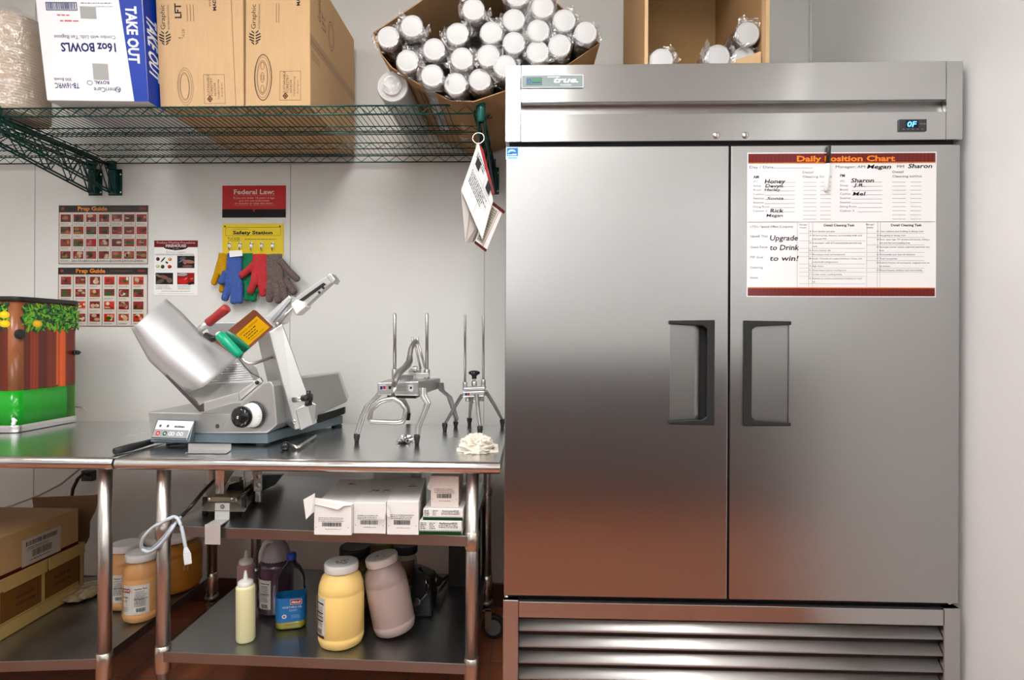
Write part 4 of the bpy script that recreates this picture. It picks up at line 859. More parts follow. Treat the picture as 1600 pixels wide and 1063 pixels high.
# electrical outlet below the table
t = thing('wall_outlet', 'dark wall outlet with a black plug under the left table', 'outlet', P(143, 742, WY))
a, b = P(134, 750, WY), P(151, 734, WY); MB().box(a.x, b.x, WY-.03, WY-.001, a.z, b.z).build('cover', mat('dark brown cover', (.05, .035, .03), .5), t, bevel=.002)
q = MB(); q.tube([P(139, 742, WY-.03), P(131, 740, 2.70), P(122, 748, 2.69), P(114, 764, 2.70), P(110, 790, 2.73), P(108, 830, 2.74)], .008, 8); q.build('cable', black_pl, t)
tag(MB().tube([P(125, 733, 2.73), P(95, 757, 2.72), P(60, 775, 2.72), P(20, 790, 2.72), P(-30, 805, 2.72)], .0045, 8).build('wall_cable', mat('beige cable', (.33, .26, .19), .5)), 'thin beige cable sloping along the wall behind the left table', 'cable')
# ------------------------------------------------------------------ recipe cards on a ring
t = thing('recipe_cards', 'laminated white and red reference cards hanging on a metal ring from the wire shelf corner', 'cards', P(747, 216, 2.09))
c = P(747.5, 216, 2.10); q = MB(); q.tube([c+V(.021*math.cos(a), .004*math.sin(a), .021*math.sin(a)) for a in [2*PI*i/28 for i in range(28)]], .0016, 8, closed=True, up=(0, 1, 0)); q.build('ring', mat('ring steel', (.8, .78, .72), .2, 1), t)
def card(pts, m_, name='card', th=.0012, par=None):
    q = MB(); pp = [P(u, v, y) for u, v, y in pts]; n_ = (pp[1]-pp[0]).cross(pp[2]-pp[0]).normalized()*th; q.prism([x-n_*.5 for x in pp], n_); return q.build(name, m_, par or t)
for i in range(5):
    k = i*.012
    card([(746-i*.4, 224, 2.105+k), (720+i*3.4, 298, 2.08+k), (727+i*3, 381-i*.5, 2.085+k), (737+i*1.6, 378-i*1.0, 2.11+k), (753, 340, 2.12+k)], mat('aged laminated card', (.62, .57, .52), .25))
card([(771, 316, 2.115), (785.5, 330, 2.125), (759, 394, 2.11), (740.5, 380, 2.10)], paper)
def qp(bl, br, tl, fn, name='lettering'):
    bl, br, tl = P(*bl), P(*br), P(*tl); p = Print(bl, br-bl, tl-bl, .0014); fn(p); p.build(name, prt, t)
def f1(p):
    p.rect(.0, .93, 1, .07, (.30, .04, .03)); p.rect(0, 0, 1, .06, (.30, .04, .03)); p.rect(.62, .05, .03, .88, (.75, .4, .1)); p.rect(.05, .1, .5, .8, (.70, .68, .62)); p.lines(.08, .85, .45, 14, .03, .055, (.45, .42, .4))
qp((740.5, 380, 2.10), (759, 394, 2.11), (771, 316, 2.115), f1)
card([(747.5, 222, 2.082), (720.5, 297, 2.062), (753.5, 374, 2.070), (770.5, 313, 2.09)], mat('white laminated card', (.78, .79, .79), .15))
card([(748, 223, 2.090), (753, 240, 2.088), (768.5, 307, 2.097), (772.5, 302, 2.10), (754.5, 234, 2.094)], mat('red card edge', (.42, .03, .035), .3))
p = Print(P(720.5, 297, 2.061), P(753.5, 374, 2.069)-P(720.5, 297, 2.061), P(747.5, 222, 2.081)-P(720.5, 297, 2.061), .0010)
ik = (.2, .22, .25)
for (a, b, w_, h_, n) in ((.08, .86, .40, .0, 3), (.10, .52, .75, 0, 6), (.60, .86, .32, 0, 3)): p.lines(a, b, w_, n, .022, .045, ik)
p.rect(.52, .05, .006, .9, (.5, .5, .5)); p.rect(.05, .60, .9, .006, (.5, .5, .5)); p.rect(.12, .66, .16, .16, (.12, .12, .10)); p.rect(.60, .66, .16, .16, (.10, .10, .09))
p.build('lettering', prt, t)
# ------------------------------------------------------------------ drink dispenser on the left table
u_x = P(124, 560, 2.515).x; dyF, dyB = 2.20, 2.515; dzb = TZ+.002; dzt = P(60, 468, 2.3).z
dd = thing('drink_dispenser', 'drink dispenser printed with leaves, lemons, planks and green, at the left table edge', 'dispenser', (u_x-.16, 2.35, TZ))
def rrect(x0, x1, y0, y1, r, n=8):
    out = []
    for cx_, cy_, a0 in ((x1-r, y1-r, 0), (x0+r, y1-r, 90), (x0+r, y0+r, 180), (x1-r, y0+r, 270)):
        for i in range(n+1): a = R(a0+90*i/n); out.append((cx_+r*math.cos(a), cy_+r*math.sin(a)))
    return out
def band(z0, z1, x0, x1, y0, y1, r, name, m_, bev=0):
    q = MB(); pr = rrect(x0, x1, y0, y1, r); q.skin([[q.v((x, y, z0)) for x, y in pr], [q.v((x, y, z1)) for x, y in pr]]); return q.build(name, m_, dd, bevel=bev)
X1 = u_x; X0_ = u_x-.34
z1, z2, z3 = P(60, 666, 2.35).z, P(70, 606, 2.35).z, P(70, 505, 2.35).z
z1 = dzb+.028; 
band(dzb, z1, X0_-.004, X1+.004, dyF-.004, dyB+.004, .035, 'base', steel_fine, .002)
band(z1, z2, X0_, X1, dyF, dyB, .035, 'green_panel', mat('green wrap', (.008, .34, .015), .2, noise=.5, nscale=6, ndark=.75))
band(z2, dzt-.012, X0_, X1, dyF, dyB, .035, 'body', mat('plank wrap', (.36, .125, .05), .25, noise=1, nscale=14, ndark=.35, stretch=(1.2, 1.2, .08)))
band(dzt-.012, dzt+.006, X0_-.008, X1+.008, dyF-.008, dyB+.008, .04, 'lid', mat('black lid plastic', (.015, .014, .013), .3), .003)
p = Print((X1, dyF+.03, z1), (0, 1, 0), (0, 0, 1), .0004); hh = dzt-.012-z1; ww = dyB-dyF-.06; zz2 = z2-z1
for a, b, c_ in ((0, .12, (.22, .07, .03)), (.12, .155, (.32, .105, .035)), (.27, .17, (.20, .062, .03)), (.44, .18, (.26, .085, .035)), (.62, .2, (.46, .19, .06)), (.82, .18, (.25, .075, .03))):
    for k in range(12): p.rect(ww*(a+b*k/12), zz2, ww*b/12*1.02, hh-zz2-.02, tuple(q*k_ for k_ in (random.uniform(1.6, 2.1),) for q in c_))
for a in (.27, .62): p.rect(ww*a, zz2, .0008, hh-zz2-.02, (.5, .3, .2))
p.rect(0, zz2, .0012, hh-zz2-.09, (.55, .45, .38))
for k in range(8): p.rect(ww*.7+ww*.3*k/8, 0+.0, ww*.3/8*1.02, zz2, (.01+.03*k, .30+.018*k, .02)) if k > 3 else None
for a in (.02, .27, .6, .88): p.pol([(ww*a, zz2+.003), (ww*a+.012, zz2+.001), (ww*a+.02, zz2+.009), (ww*a+.006, zz2+.008)], (.02, .33, .03))
p.build('picture', prt_gloss, dd)
def leaf(p, x, y, l, a, c_):
    w_ = l*.32; ca, sa = math.cos(a), math.sin(a); pts = []
    for i in range(9):
        s_ = i/8; pts.append((s_*l, w_*math.sin(PI*s_)*.5))
    for i in range(7, 0, -1): s_ = i/8; pts.append((s_*l, -w_*math.sin(PI*s_)*.5))
    p.pol([(x+u_*ca-v_*sa, y+u_*sa+v_*ca) for u_, v_ in pts], c_)
def leaves(M_o, ax, wd, name, n, nl):
    p = Print(M_o, ax, (0, 0, 1), .0007); H0 = hh
    for k in range(int(wd/.012)): p.rect(k*.012, H0-.055-.02*random.random(), .0125, .055, random.choice(((.02, .09, .015), (.03, .14, .02))))
    for i in range(n):
        x = random.random()*wd; y = H0-.004-(random.random()**.8)*.095; l = random.uniform(.014, .036); a = random.uniform(0, 2*PI)
        if y+l*abs(math.sin(a)) > H0: continue
        if x+l*math.cos(a) > wd+.01 or x+l*math.cos(a) < -.02: continue
        c_ = random.choice(((.05, .28, .03), (.14, .48, .04), (.28, .65, .05), (.42, .75, .08), (.03, .18, .05), (.06, .34, .10), (.5, .7, .07)))
        leaf(p, x, y, l, a, c_)
    for (lx, ly) in nl: p.disc(lx, H0-ly, .022, (1.0, .72, .02), .014, n=24); p.disc(lx-.002, H0-ly+.002, .014, (1.0, .85, .06), .008, n=18)
    p.build(name, prt_gloss, dd)
leaves((X1, dyF+.03, z1), (0, 1, 0), ww+.02, 'leaf_picture', 900, [(.062, .088)])
p = Print((X1-.12, dyF, z1), (1, 0, 0), (0, 0, 1), .0004)
for k in range(8): p.rect(k*.0105, zz2, .0107, hh-zz2-.02, tuple(q*random.uniform(1.2, 1.6) for q in (.26, .09, .04)))
p.build('picture', prt_gloss, dd)
leaves((X1-.12, dyF, z1), (1, 0, 0), .085, 'leaf_picture', 140, [(.07, .055), (.072, .09)])
c = V(X1, dyF+.012, P(8, 522, 2.21).z); MB().cyl(c+V(-.006, 0, 0), c+V(.010, 0, 0), .019, n=24).build('side_cap', black_pl, dd, bevel=.002)
c = V(X1, dyB-.03, P(128, 551, 2.5).z); q = MB(); q.cyl(c, c+V(.012, 0, 0), .010); q.ball(c+V(.017, 0, 0), .010); q.cyl(c, c+V(.03, 0, 0), .003); q.build('knob', black_pl, dd)
c = V(X1, dyB-.02, P(133, 636, 2.5).z); q = MB(); q.tube([c, c+V(.045, -.01, .0), c+V(.05, -.012, -.012)], .0028, 8); q.build('wire_hook', steel_leg, dd)
q = MB(); c0 = V(X1+.0012, dyF+.03, dzb+.047)
for i in range(14): q.ball(V(X1-.004+random.uniform(-.012, 0), dyF-.002+random.uniform(0, .008)-.0, dzb+.045+random.uniform(-.012, .012)), random.uniform(.004, .008), 8)
q.build('paper_scrap', paper, dd)
# ------------------------------------------------------------------ meat slicer
sl = thing('meat_slicer', 'large stainless steel meat slicer with red and green handles on the work table', 'slicer', (P(330, 690, 2.1).x, 2.15, TZ))
def hx(*a): return [P(u, v, y) for u, v, y in a]
def pl(pts, y): return [P(u, v, y) for u, v in pts]
# plinth and feet
SY = 1.985
def zz(v, y): return P(330, v, y).z
pb0 = zz(693, SY); pb1 = zz(677, SY)
xL, xR = P(238, 680, SY).x, P(417.5, 685, SY).x
pr = MB(); foot = [V(xL, SY+.004, 0), V(xR, SY+.004, 0), V(P(445, 680, 2.10).x, 2.10, 0), V(P(536, 660, 2.46).x, 2.46, 0), V(xL+.10, 2.48, 0), V(xL, 2.40, 0)]
pr.prism([V(q.x, q.y, pb0) for q in foot], (0, 0, pb1-pb0)); pr.build('plinth', bluegrey, sl, bevel=.004)
for q in ((xL+.05, SY+.04), (xR-.03, SY+.03), (P(526, 660, 2.44).x, 2.44), (xL+.12, 2.42)):
    MB().lathe([(0, 0), (.022, 0), (.023, .006), (.013, .012), (.012, max(.014, pb0-TZ)), (0, max(.014, pb0-TZ))], 20, o=(q[0], q[1], TZ+.0005)).build('foot', rubber, sl)
# front housing
hs = MB(); face = [(230.5, 644), (356.6, 647), (362, 645), (408, 602), (416, 597), (426, 596), (431, 665.5), (417.5, 677.5), (236, 678)]
hs.prism(pl([(230.5, 644), (356.6, 647), (362, 645), (431.5, 645), (431, 665.5), (417.5, 677.5), (236, 678)], SY), (0, .30, 0))
hs.build('housing', slicer_body, sl, bevel=.004, seg=3)
hs = MB(); hs.prism(pl([(360, 646.5), (408, 602), (413, 598), (420, 596), (424, 597), (427.5, 604), (433, 664), (418, 676.5), (345, 676.5)], SY-.003), (0, .10, 0)); hs.build('gear_housing', slicer_body, sl, bevel=.004, seg=3)
p = Print(P(336, 672, SY-.0006), (.00215, 0, 0), (0, 0, .00215)); p.disc(4, 6, 3.6, (.35, .33, .31)); p.rect(2.6, 3, 1, 6, (.06, .05, .05)); p.rect(4.6, 3, 1, 6, (.06, .05, .05)); p.build('emblem', prt, sl)
# dial: graduated ring and black knob
c = P(396, 648.5, SY-.004); ax = V(-.30, -1, -.0).normalized()
MB().lathe([(0, .004), (.046, .004), (.048, 0)], 40, ax, c).build('dial_collar', black_pl, sl)
ds = MB(); ds.lathe([(0, .034), (.036, .034), (.043, .004)], 44, ax, c+ax*.002); ds = ds.build('dial_scale', white_pl, sl)
q = MB(); u2 = V(0, 0, 1); sx_ = ax.cross(u2).normalized()
for i in range(40):
    a = 2*PI*i/40; d_ = sx_*math.cos(a)+u2*math.sin(a); t_ = sx_*-math.sin(a)+u2*math.cos(a); l = .55 if i % 5 == 0 else .3
    b0 = c+ax*.006+d_*.0432; b1 = c+ax*(.006+.028*l)+d_*(.0432-.0064*l); q.poly([b0-t_*.0004, b0+t_*.0004, b1+t_*.0004, b1-t_*.0004], (.05, .05, .05))
q.build('graduation', prt, ds)
kn = MB(); kn.lathe([(.018, .034), (.030, .036), (.036, .044), (.0375, .056), (.034, .066), (.026, .071), (0, .073)], 36, ax, c); kn = kn.build('dial_knob', mat('gloss black', (.01, .01, .011), .12), sl)
MB().lathe([(0, .0752), (.003, .0745), (.005, .073)], 14, ax, c).build('knob_screw', steel_mirror, kn)
# control panel
CYp = 1.945
cp = MB(); fr_ = hx((235, 690, CYp-.03), (296, 691.5, CYp-.03), (304.5, 657, CYp+.015), (247, 655.5, CYp+.015)); bk_ = hx((234, 692, SY), (303, 693.5, SY), (305, 657, SY), (245, 656, SY))
cp.hexa(fr_+bk_); cp.build('control_box', bluegrey, sl, bevel=.004)
a, b, d = P(237.5, 686, CYp-.031), P(292, 688, CYp-.031), P(247.5, 657.5, CYp+.0122)
fp = MB(); n_ = (b-a).cross(d-a).normalized(); fp.prism([a, b, b+(d-a)+V(.006, 0, 0), d], n_*.0035 if n_.y < 0 else -n_*.0035); fp = fp.build('control_panel', mat('silver keypad', (.70, .71, .72), .35), sl, bevel=.001)
p = Print(a, (b-a)/60, (d-a)/32, .0042); p.rect(0, 0, 60, 16, (.55, .56, .57)); p.rect(0, 0, 60, 2.2, (.2, .25, .28))
for x, c_ in ((8, (.75, .12, .10)), (20, (.10, .32, .18))): p.disc(x, 9, 3.6, c_, 4); p.disc(x, 9, 1.2, (.85, .8, .8), 1.4)
for x in (29, 34, 43, 49): p.oring(x, 9, 2.7, 3.2, 1.0, (.9, .9, .9), 16)
for x in (8, 21): p.disc(x, 22, 2.2, (.35, .36, .36), 2.6); p.disc(x, 22, .9, (.1, .1, .1), 1.1)
p.text('BIZERBA', 33, 20, 3, (.1, .1, .11), bold=.04, width=18); p.build('lettering', prt, fp)
# carriage column, leaning to the right
col = MB(); fr_ = hx((461.5, 672.5, 2.03), (495.5, 660.5, 2.03), (441, 506, 2.06), (419, 519, 2.03)); bk_ = hx((445, 657, 2.16), (497, 648, 2.16), (442, 500, 2.16), (402, 540, 2.16))
fr_ = hx((461.5, 672.5, 2.03), (496, 660, 2.06), (441.5, 505, 2.06), (420, 519, 2.03)); bk_ = hx((431, 655, 2.15), (480, 650, 2.17), (438, 505, 2.17), (402, 530, 2.15))
col.hexa(fr_+bk_); col = col.build('carriage_column', slicer_body, sl, bevel=.004, seg=3)
MB().hexa(hx((470, 673, 2.02), (495, 661, 2.06), (486, 628, 2.06), (462, 640, 2.02), (460, 668, 2.2), (492, 655, 2.25), (484, 626, 2.25), (462, 640, 2.2))).build('column_foot', slicer_body, sl, bevel=.003)
c = P(458.5, 659, 2.027); MB().lathe([(0, .002), (.007, .002), (.009, 0)], 18, (-.3, -1, 0), c).build('bolt', steel_mirror, col)
q = MB(); q.hexa(hx((462, 670, 2.05), (492, 663, 2.05), (494, 632, 2.05), (486, 628, 2.05), (470, 668, 2.18), (496, 656, 2.18), (496, 632, 2.18), (480, 628, 2.18))); q.build('column_bracket', slicer_body, sl, bevel=.003)
# star knob on a shaft
a, b = P(459, 625, 2.0), P(474, 622.5, 1.985); q = MB(); q.cyl(a, b, .010); q = q.build('clamp_shaft', steel_leg, sl)
c = P(482, 623, 1.965); ax2 = (b-a).normalized(); q = MB(); q.cyl(b, c, .012, .010)
for k in range(5):
    a_ = 2*PI*k/5+.3; d_ = V(0, 1, 0)*math.cos(a_)+V(0, 0, 1)*math.sin(a_); q.tube([c, c+d_*.014, c+d_*.027], [.009, .008, .0075], 10)
q.lathe([(0, .012), (.012, .010), (.014, -.004)], 18, ax2, c); q.build('clamp_knob', black_pl, sl)
# upper rail
ra = lambda u, v: P(u, v, 2.06)
rl = MB(); rl.prism([ra(414, 496), ra(451, 462), ra(455, 466), ra(442, 504), ra(428, 510)], (0, .05, 0)); rl.build('rail_housing', alu_white, sl, bevel=.002)
rl = MB(); rl.prism([ra(452, 471), ra(513.5, 430), ra(522, 433), ra(520, 440), ra(462, 493)], (0, .035, 0)); rl = rl.build('rail', slicer_body, sl, bevel=.002)
MB().prism([P(456, 477, 2.055), P(505, 442, 2.055), P(509, 444, 2.055), P(458, 481, 2.055)], (0, .004, 0)).build('rail_groove', gap_mat, rl)
MB().prism([P(422, 500, 2.052), P(452, 466, 2.052), P(454, 470, 2.052), P(426, 504, 2.052)], (0, .006, 0)).build('rail_slot', mat('anodised groove', (.5, .53, .56), .4, .8), rl)
q = MB(); q.prism([P(510, 431, 2.05), P(516, 427, 2.05), P(524, 437, 2.05), P(520, 444, 2.05)], (0, .055, 0)); q.build('rail_end_stop', alu, sl, bevel=.002)
q = MB(); q.prism([P(454, 476, 2.04), P(462, 468, 2.04), P(475, 472, 2.04), P(477, 480, 2.04), P(462, 493, 2.04)], (0, .06, 0)); q.build('slide_block', white_pl, sl, bevel=.004)
q = MB(); q.tube([P(434, 506, 2.03), P(457, 481, 2.03)], [.007, .005], 10); q.ball(P(434, 506, 2.03), .009); q.build('lock_lever', steel_leg, sl)
for u, v in ((499, 457), (505, 450)): MB().lathe([(0, .002), (.004, .001), (.005, 0)], 12, (0, -1, 0), P(u, v, 2.058)).build('screw', dark, rl)
# grey guard behind, blade, ribbed table
q = MB(); q.prism(pl([(322, 512), (331, 504), (368, 503.5), (380, 512), (385, 545), (335, 540)], 2.24), (0, .02, 0)); q.build('blade_guard', mat('grey guard', (.36, .37, .38), .4, .6), sl, bevel=.004)
q = MB(); cA, cB, cC = P(371, 557, 2.10), P(409, 592, 2.05), P(385, 580, 2.08); q.tube([cA, P(380, 570, 2.08), P(392, 583, 2.06), cB], .0016, 6); q.build('guard_wire', dark, sl)
rb = MB(); a, b, c_, d = P(288, 612, 1.99), P(400, 598, 2.10), P(377, 566, 2.20), P(300, 560, 2.20)
cpz = hx((310, 634, 1.97), (374, 612, 2.02), (409, 598, 2.06), (401, 575, 2.14), (378, 560, 2.19), (280, 585, 2.10), (288, 612, 2.0))
def onp(pt): n = (cpz[2]-cpz[0]).cross(cpz[4]-cpz[0]).normalized(); d_ = (pt-CAM).normalized(); return CAM + d_*((cpz[0]-CAM).dot(n)/d_.dot(n))
rb.prism([onp(x) for x in cpz], (0, .004, -.006)); rb = rb.build('carriage_plate', alu_white, sl)
# ribs
for i in range(9):
    t_ = i/8; a = P(300+52*t_, 601-30*t_, 2.004+.13*t_-.012); b = P(398-20*t_, 596-27*t_, 2.085+.09*t_-.012)
    a, b = onp(a), onp(b); MB().tube([a+V(0, -.001, .001), b+V(0, -.001, .001)], .0032, 8).build('rib', alu_white, rb)
q = MB(); q.hexa(hx((288, 611, 1.975), (310, 633, 1.96), (321, 646, 1.96), (318, 646, 1.97), (288, 611, 2.0), (312, 631, 1.99), (321, 643, 1.99), (320, 646, 1.99))); q = MB() 
q.prism(pl([(257, 587), (262, 586), (311, 634), (318, 630), (319, 643), (312, 644)], 1.965), (0, .012, 0)); q.build('carriage_edge', steel_mirror, sl)
q = MB(); q.hexa(hx((319, 643, 1.96), (374, 627, 1.985), (373, 613, 1.985), (318.5, 629, 1.96), (322, 640, 2.0), (376, 625, 2.02), (375, 611, 2.02), (321, 627, 2.0))); q.build('carriage_front', slicer_body, sl, bevel=.0015)
q = MB(); q.hexa(hx((374, 627, 1.98), (410, 597, 2.0), (406, 590, 2.0), (373, 613, 1.98), (378, 626, 2.02), (412, 596, 2.04), (408, 589, 2.04), (376, 611, 2.02))); q.build('carriage_side', slicer_body, sl, bevel=.0015)
MB().ball(P(401.5, 598, 1.985), .007).build('stud', dark, sl)
# curved receiving pan
rows = []
A_ = [(205.5, 513), (233, 564), (257.6, 587), (288, 611), (300, 610)]       # free lower edge
B_ = [(213, 508), (232, 533), (254, 556), (286, 582), (317, 605.5)]         # crease
C_ = [(236, 486), (262, 505), (288, 531), (316, 556), (345, 583)]
D_ = [(259, 467), (283, 488), (305, 511), (333, 535), (371, 560)]           # upper edge
yA, yB, yC, yD = 1.925, 1.90, 1.93, 2.0
pn = MB(); g = []
def lerp(a, b, t_): return a+(b-a)*t_
def samp(L_, t_):
    k = t_*(len(L_)-1); i = min(int(k), len(L_)-2); f0 = k-i; return lerp(L_[i][0], L_[i+1][0], f0), lerp(L_[i][1], L_[i+1][1], f0)
secs = [(A_, 1.955), (A_, None), (B_, 1.905), (B_, None), (C_, 1.92), (D_, 1.99)]
N_ = 24
for s_ in range(13):
    row = []
    for i in range(N_+1):
        t_ = i/N_; a = samp(A_, t_); b = samp(B_, t_); c = samp(C_, t_); d = samp(D_, t_)
        if s_ <= 4: k = s_/4; u, v = lerp(a[0], b[0], k), lerp(a[1], b[1], k); y = lerp(1.955, 1.915, k)
        elif s_ <= 8: k = (s_-4)/4; u, v = lerp(b[0], c[0], k), lerp(b[1], c[1], k); y = 1.915+.055*k**1.5
        else: k = (s_-8)/4; u, v = lerp(c[0], d[0], k), lerp(c[1], d[1], k); y = 1.97+.11*k
        row.append(pn.v(P(u, v, y+.04*t_)))
    g.append(row)
for A, B in zip(g, g[1:]):
    for i in range(N_): pn.f([A[i], A[i+1], B[i+1], B[i]], True)
pn.build('receiving_pan', steel_pan, sl, solid=.003)
# handles
def hand(pts, rs, m_, nm, n=18): q = MB(); q.tube(pts, rs, n); return q.build(nm, m_, sl)
a, b = P(314, 514, 2.07), P(354, 482, 2.05); d = b-a
hand([a-d*.02, a+d*.28], [.012, .0125], alu_white, 'handle_sleeve'); hand([a+d*.27, a+d*.30, a+d*.55, a+d*.92, a+d*1.02, b+d*.05], [.013, .0165, .0155, .0175, .0165, .010], mat('red grip', (.38, .03, .03), .35), 'red_handle')
hand([P(322, 524, 2.03), P(332, 530, 2.01), P(341, 528, 2.0)], [.011, .012, .008], black_pl, 'pivot_cap')
a, b = P(343, 524, 1.945), P(376, 557, 1.95); d = b-a
hand([a-d*.10, a-d*.02], [.008, .013], white_pl, 'handle_tip'); hand([a-d*.04, a, a+d*.4, a+d*.9, b], [.013, .0165, .0175, .015, .012], mat('green grip', (.0, .36, .20), .3), 'green_handle')
hand([b, P(382, 565, 1.955), P(389, 568.5, 1.955), P(397, 568, 1.965), P(412, 563, 2.0), P(427, 557.5, 2.07)], .0055, steel_leg, 'handle_rod', 12)
MB().lathe([(0, .003), (.010, .003), (.012, 0)], 18, (-.5, -1, 0), P(426, 557, 2.068)).build('rod_socket', gap_mat, sl)
# product plate with the yellow notice
a, b, c_, d = P(352, 519, 2.0), P(381, 553, 1.99), P(427, 511, 2.03), P(396.5, 484, 2.04)
q = MB(); n_ = V(0, .004, 0); pts = [P(335, 534, 1.965), P(371, 561, 1.985), P(427, 511.5, 1.960), P(423, 507, 2.02), P(400, 485.5, 2.02), P(395.5, 484.5, 2.02)]
def onplane(p0, e1, e2, pt): n = e1.cross(e2).normalized(); d_ = (pt-CAM).normalized(); return CAM + d_*((p0-CAM).dot(n)/d_.dot(n))
pts = [onplane(pts[1], pts[0]-pts[1], pts[2]-pts[1], x) for x in pts]
q.prism(pts, n_); q = q.build('product_plate', steel_mirror, sl)
o_, ux, uy = P(368.7, 523, 2.006), P(388.5, 540, 2.0), P(401.5, 494, 2.012)
def prj(pt):    # push onto the plate's plane
    p0, e1, e2 = pts[1], pts[0]-pts[1], pts[2]-pts[1]; n = e1.cross(e2).normalized(); d_ = (pt-CAM).normalized(); return CAM + d_*((p0-CAM).dot(n)/d_.dot(n))
o_, ux, uy = prj(o_), prj(ux), prj(uy)
# local x runs up along the long side
long_ = uy-o_; short = ux-o_
p = Print(ux, long_/44, -short/26, .0006)
p.rect(0, 0, 44, 26, (.85, .66, .01)); p.text('ATTENTION  SHARP BLADE', 3, 20, 2.6, (.65, .2, .02), bold=.02, width=37)
for i, s_ in enumerate(('keep the guard', 'in place before the', 'slicer is switched on')): p.lines(7, 15.5-4*i, 24, 1, 1.7, 3, (.10, .07, .02), .2)
p.lines(7, 3.5, 30, 1, 1, 2, (.65, .35, .02), .1); p.build('notice', prt, sl)
# rear motor housing
q = MB(); q.hexa(hx((486, 655, 2.26), (543.5, 628, 2.42), (529, 583, 2.42), (466, 592, 2.26), (488, 640, 2.46), (546, 622, 2.5), (531, 580, 2.5), (468, 588, 2.46))); q.build('motor_housing', slicer_body, sl, bevel=.008, seg=3)
MB().hexa(hx((490, 664, 2.27), (538, 647, 2.42), (538, 636, 2.42), (490, 652, 2.27), (492, 660, 2.40), (540, 645, 2.47), (540, 636, 2.47), (492, 650, 2.40))).build('motor_base', gap_mat, sl)
# ejector lever with ball knob in front
q = MB(); q.tube([PZ(449, 694, TZ+.018), PZ(466, 699, TZ+.012), PZ(493, 681, TZ+.012), PZ(480, 678, TZ+.012)], .005, 10); q.build('lever_rod', steel_leg, sl)
MB().ball(P(446.5, 697.5, 1.93), .0165, 20).build('lever_knob', mat('gloss black', ()), sl)
# loose steel plate and knife under the slicer's front
t = thing('steel_plate', 'small bright steel plate lying on the table in front of the slicer', 'plate', PZ(325, 706, TZ))
q = MB(); a, b, c_, d = PZ(290, 708.5, TZ+.002), PZ(354, 709, TZ+.002), PZ(361, 704, TZ+.002), PZ(294, 703.5, TZ+.002); q.prism([a, b, c_, d], (0, 0, .0015)); q.prism([d, c_, c_+V(0, .002, 0), d+V(0, .002, 0)], (0, 0, .022)); q.build('plate', steel_fine, t)
t = thing('knife', 'knife with a black handle lying at the table seam left of the slicer', 'knife', PZ(205, 700, TZ))
a, b, c_ = PZ(180, 705.5, TZ+.012), PZ(205, 699, TZ+.014), PZ(238, 690, TZ+.014)
q = MB(); q.tube([a-(b-a)*.05, a, b, c_], [.006, .0115, .0125, .010], 14, up=(0, 0, 1)); q.build('handle', black_tex, t)
q = MB(); q.prism([c_+V(-.01, 0, -.008), c_+V(.13, .02, -.008), c_+V(.15, .06, -.008), c_+V(-.01, .03, -.008)], (0, 0, .002)); q.build('blade', steel_fine, t)
t = tag(MB().hexa([PZ(262, 699, TZ+.001), PZ(286, 700, TZ+.001), PZ(286, 700, TZ+.003), PZ(262, 699, TZ+.003), PZ(272, 693, TZ+.001), PZ(296, 694, TZ+.001), PZ(296, 694, TZ+.003), PZ(272, 693, TZ+.003)]).build('steel_scraper', steel_fine), 'thin steel blade lying under the slicer control panel', 'blade')
# ------------------------------------------------------------------ the large vegetable cutter
kc = thing('vegetable_cutter', 'large cast aluminium vegetable cutter with a loop handle and four bent legs', 'cutter', (P(640, 650, 2.2).x, 2.2, TZ))
fy = 2.05; by = 2.30
bod = MB(); bod.hexa(hx((589.5, 618, fy), (654, 619, fy), (654, 596, fy), (589.5, 598, fy), (608, 608, by), (688, 607, by+.02), (688.5, 591, by+.02), (608, 592, by)))
bod = bod.build('body', alu, kc, bevel=.004, seg=2)
MB().hexa(hx((605, 622, fy+.03), (650, 623, fy+.03), (650, 618, fy+.03), (605, 617, fy+.03), (615, 615, by-.03), (665, 615, by-.03), (665, 612, by-.03), (615, 612, by-.03))).build('blade_frame', dark, kc)
p = Print(P(589.5, 618, fy), (.00226, 0, 0), (0, 0, .00226)); sc_ = 1
p.rect(3.5, 8.5, 11, 8.5, (.7, .72, .78)); p.rect(4.5, 9.5, 4, 5, (.05, .08, .3)); p.rect(9, 10, 4.5, 5, (.6, .12, .12)); p.rect(18, 10, 5, 5, (.05, .05, .05)); p.lines(24, 14.5, 24, 4, .6, 2.2, (.35, .35, .35), .05); p.rect(50, 7, 7.5, 10, (.75, .75, .76)); p.rect(52, 10.5, 3.4, 3.6, (.06, .1, .08)); p.build('label', prt, kc)
for u in (616.8, 667): q = MB(); yy = 2.2; b0 = P(u, 592, yy); b1 = P(u, 489.5, yy); q.tube([b0, b1+V(0, 0, -.004), b1], [.0062, .0062, .003], 14); q.build('guide_rod', mat('dull rod steel', (.40, .39, .37), .3, 1), kc); q = MB(); q.cyl(b0, P(u, 577, yy), .0115); q.build('rod_socket', alu, kc, bevel=.002)
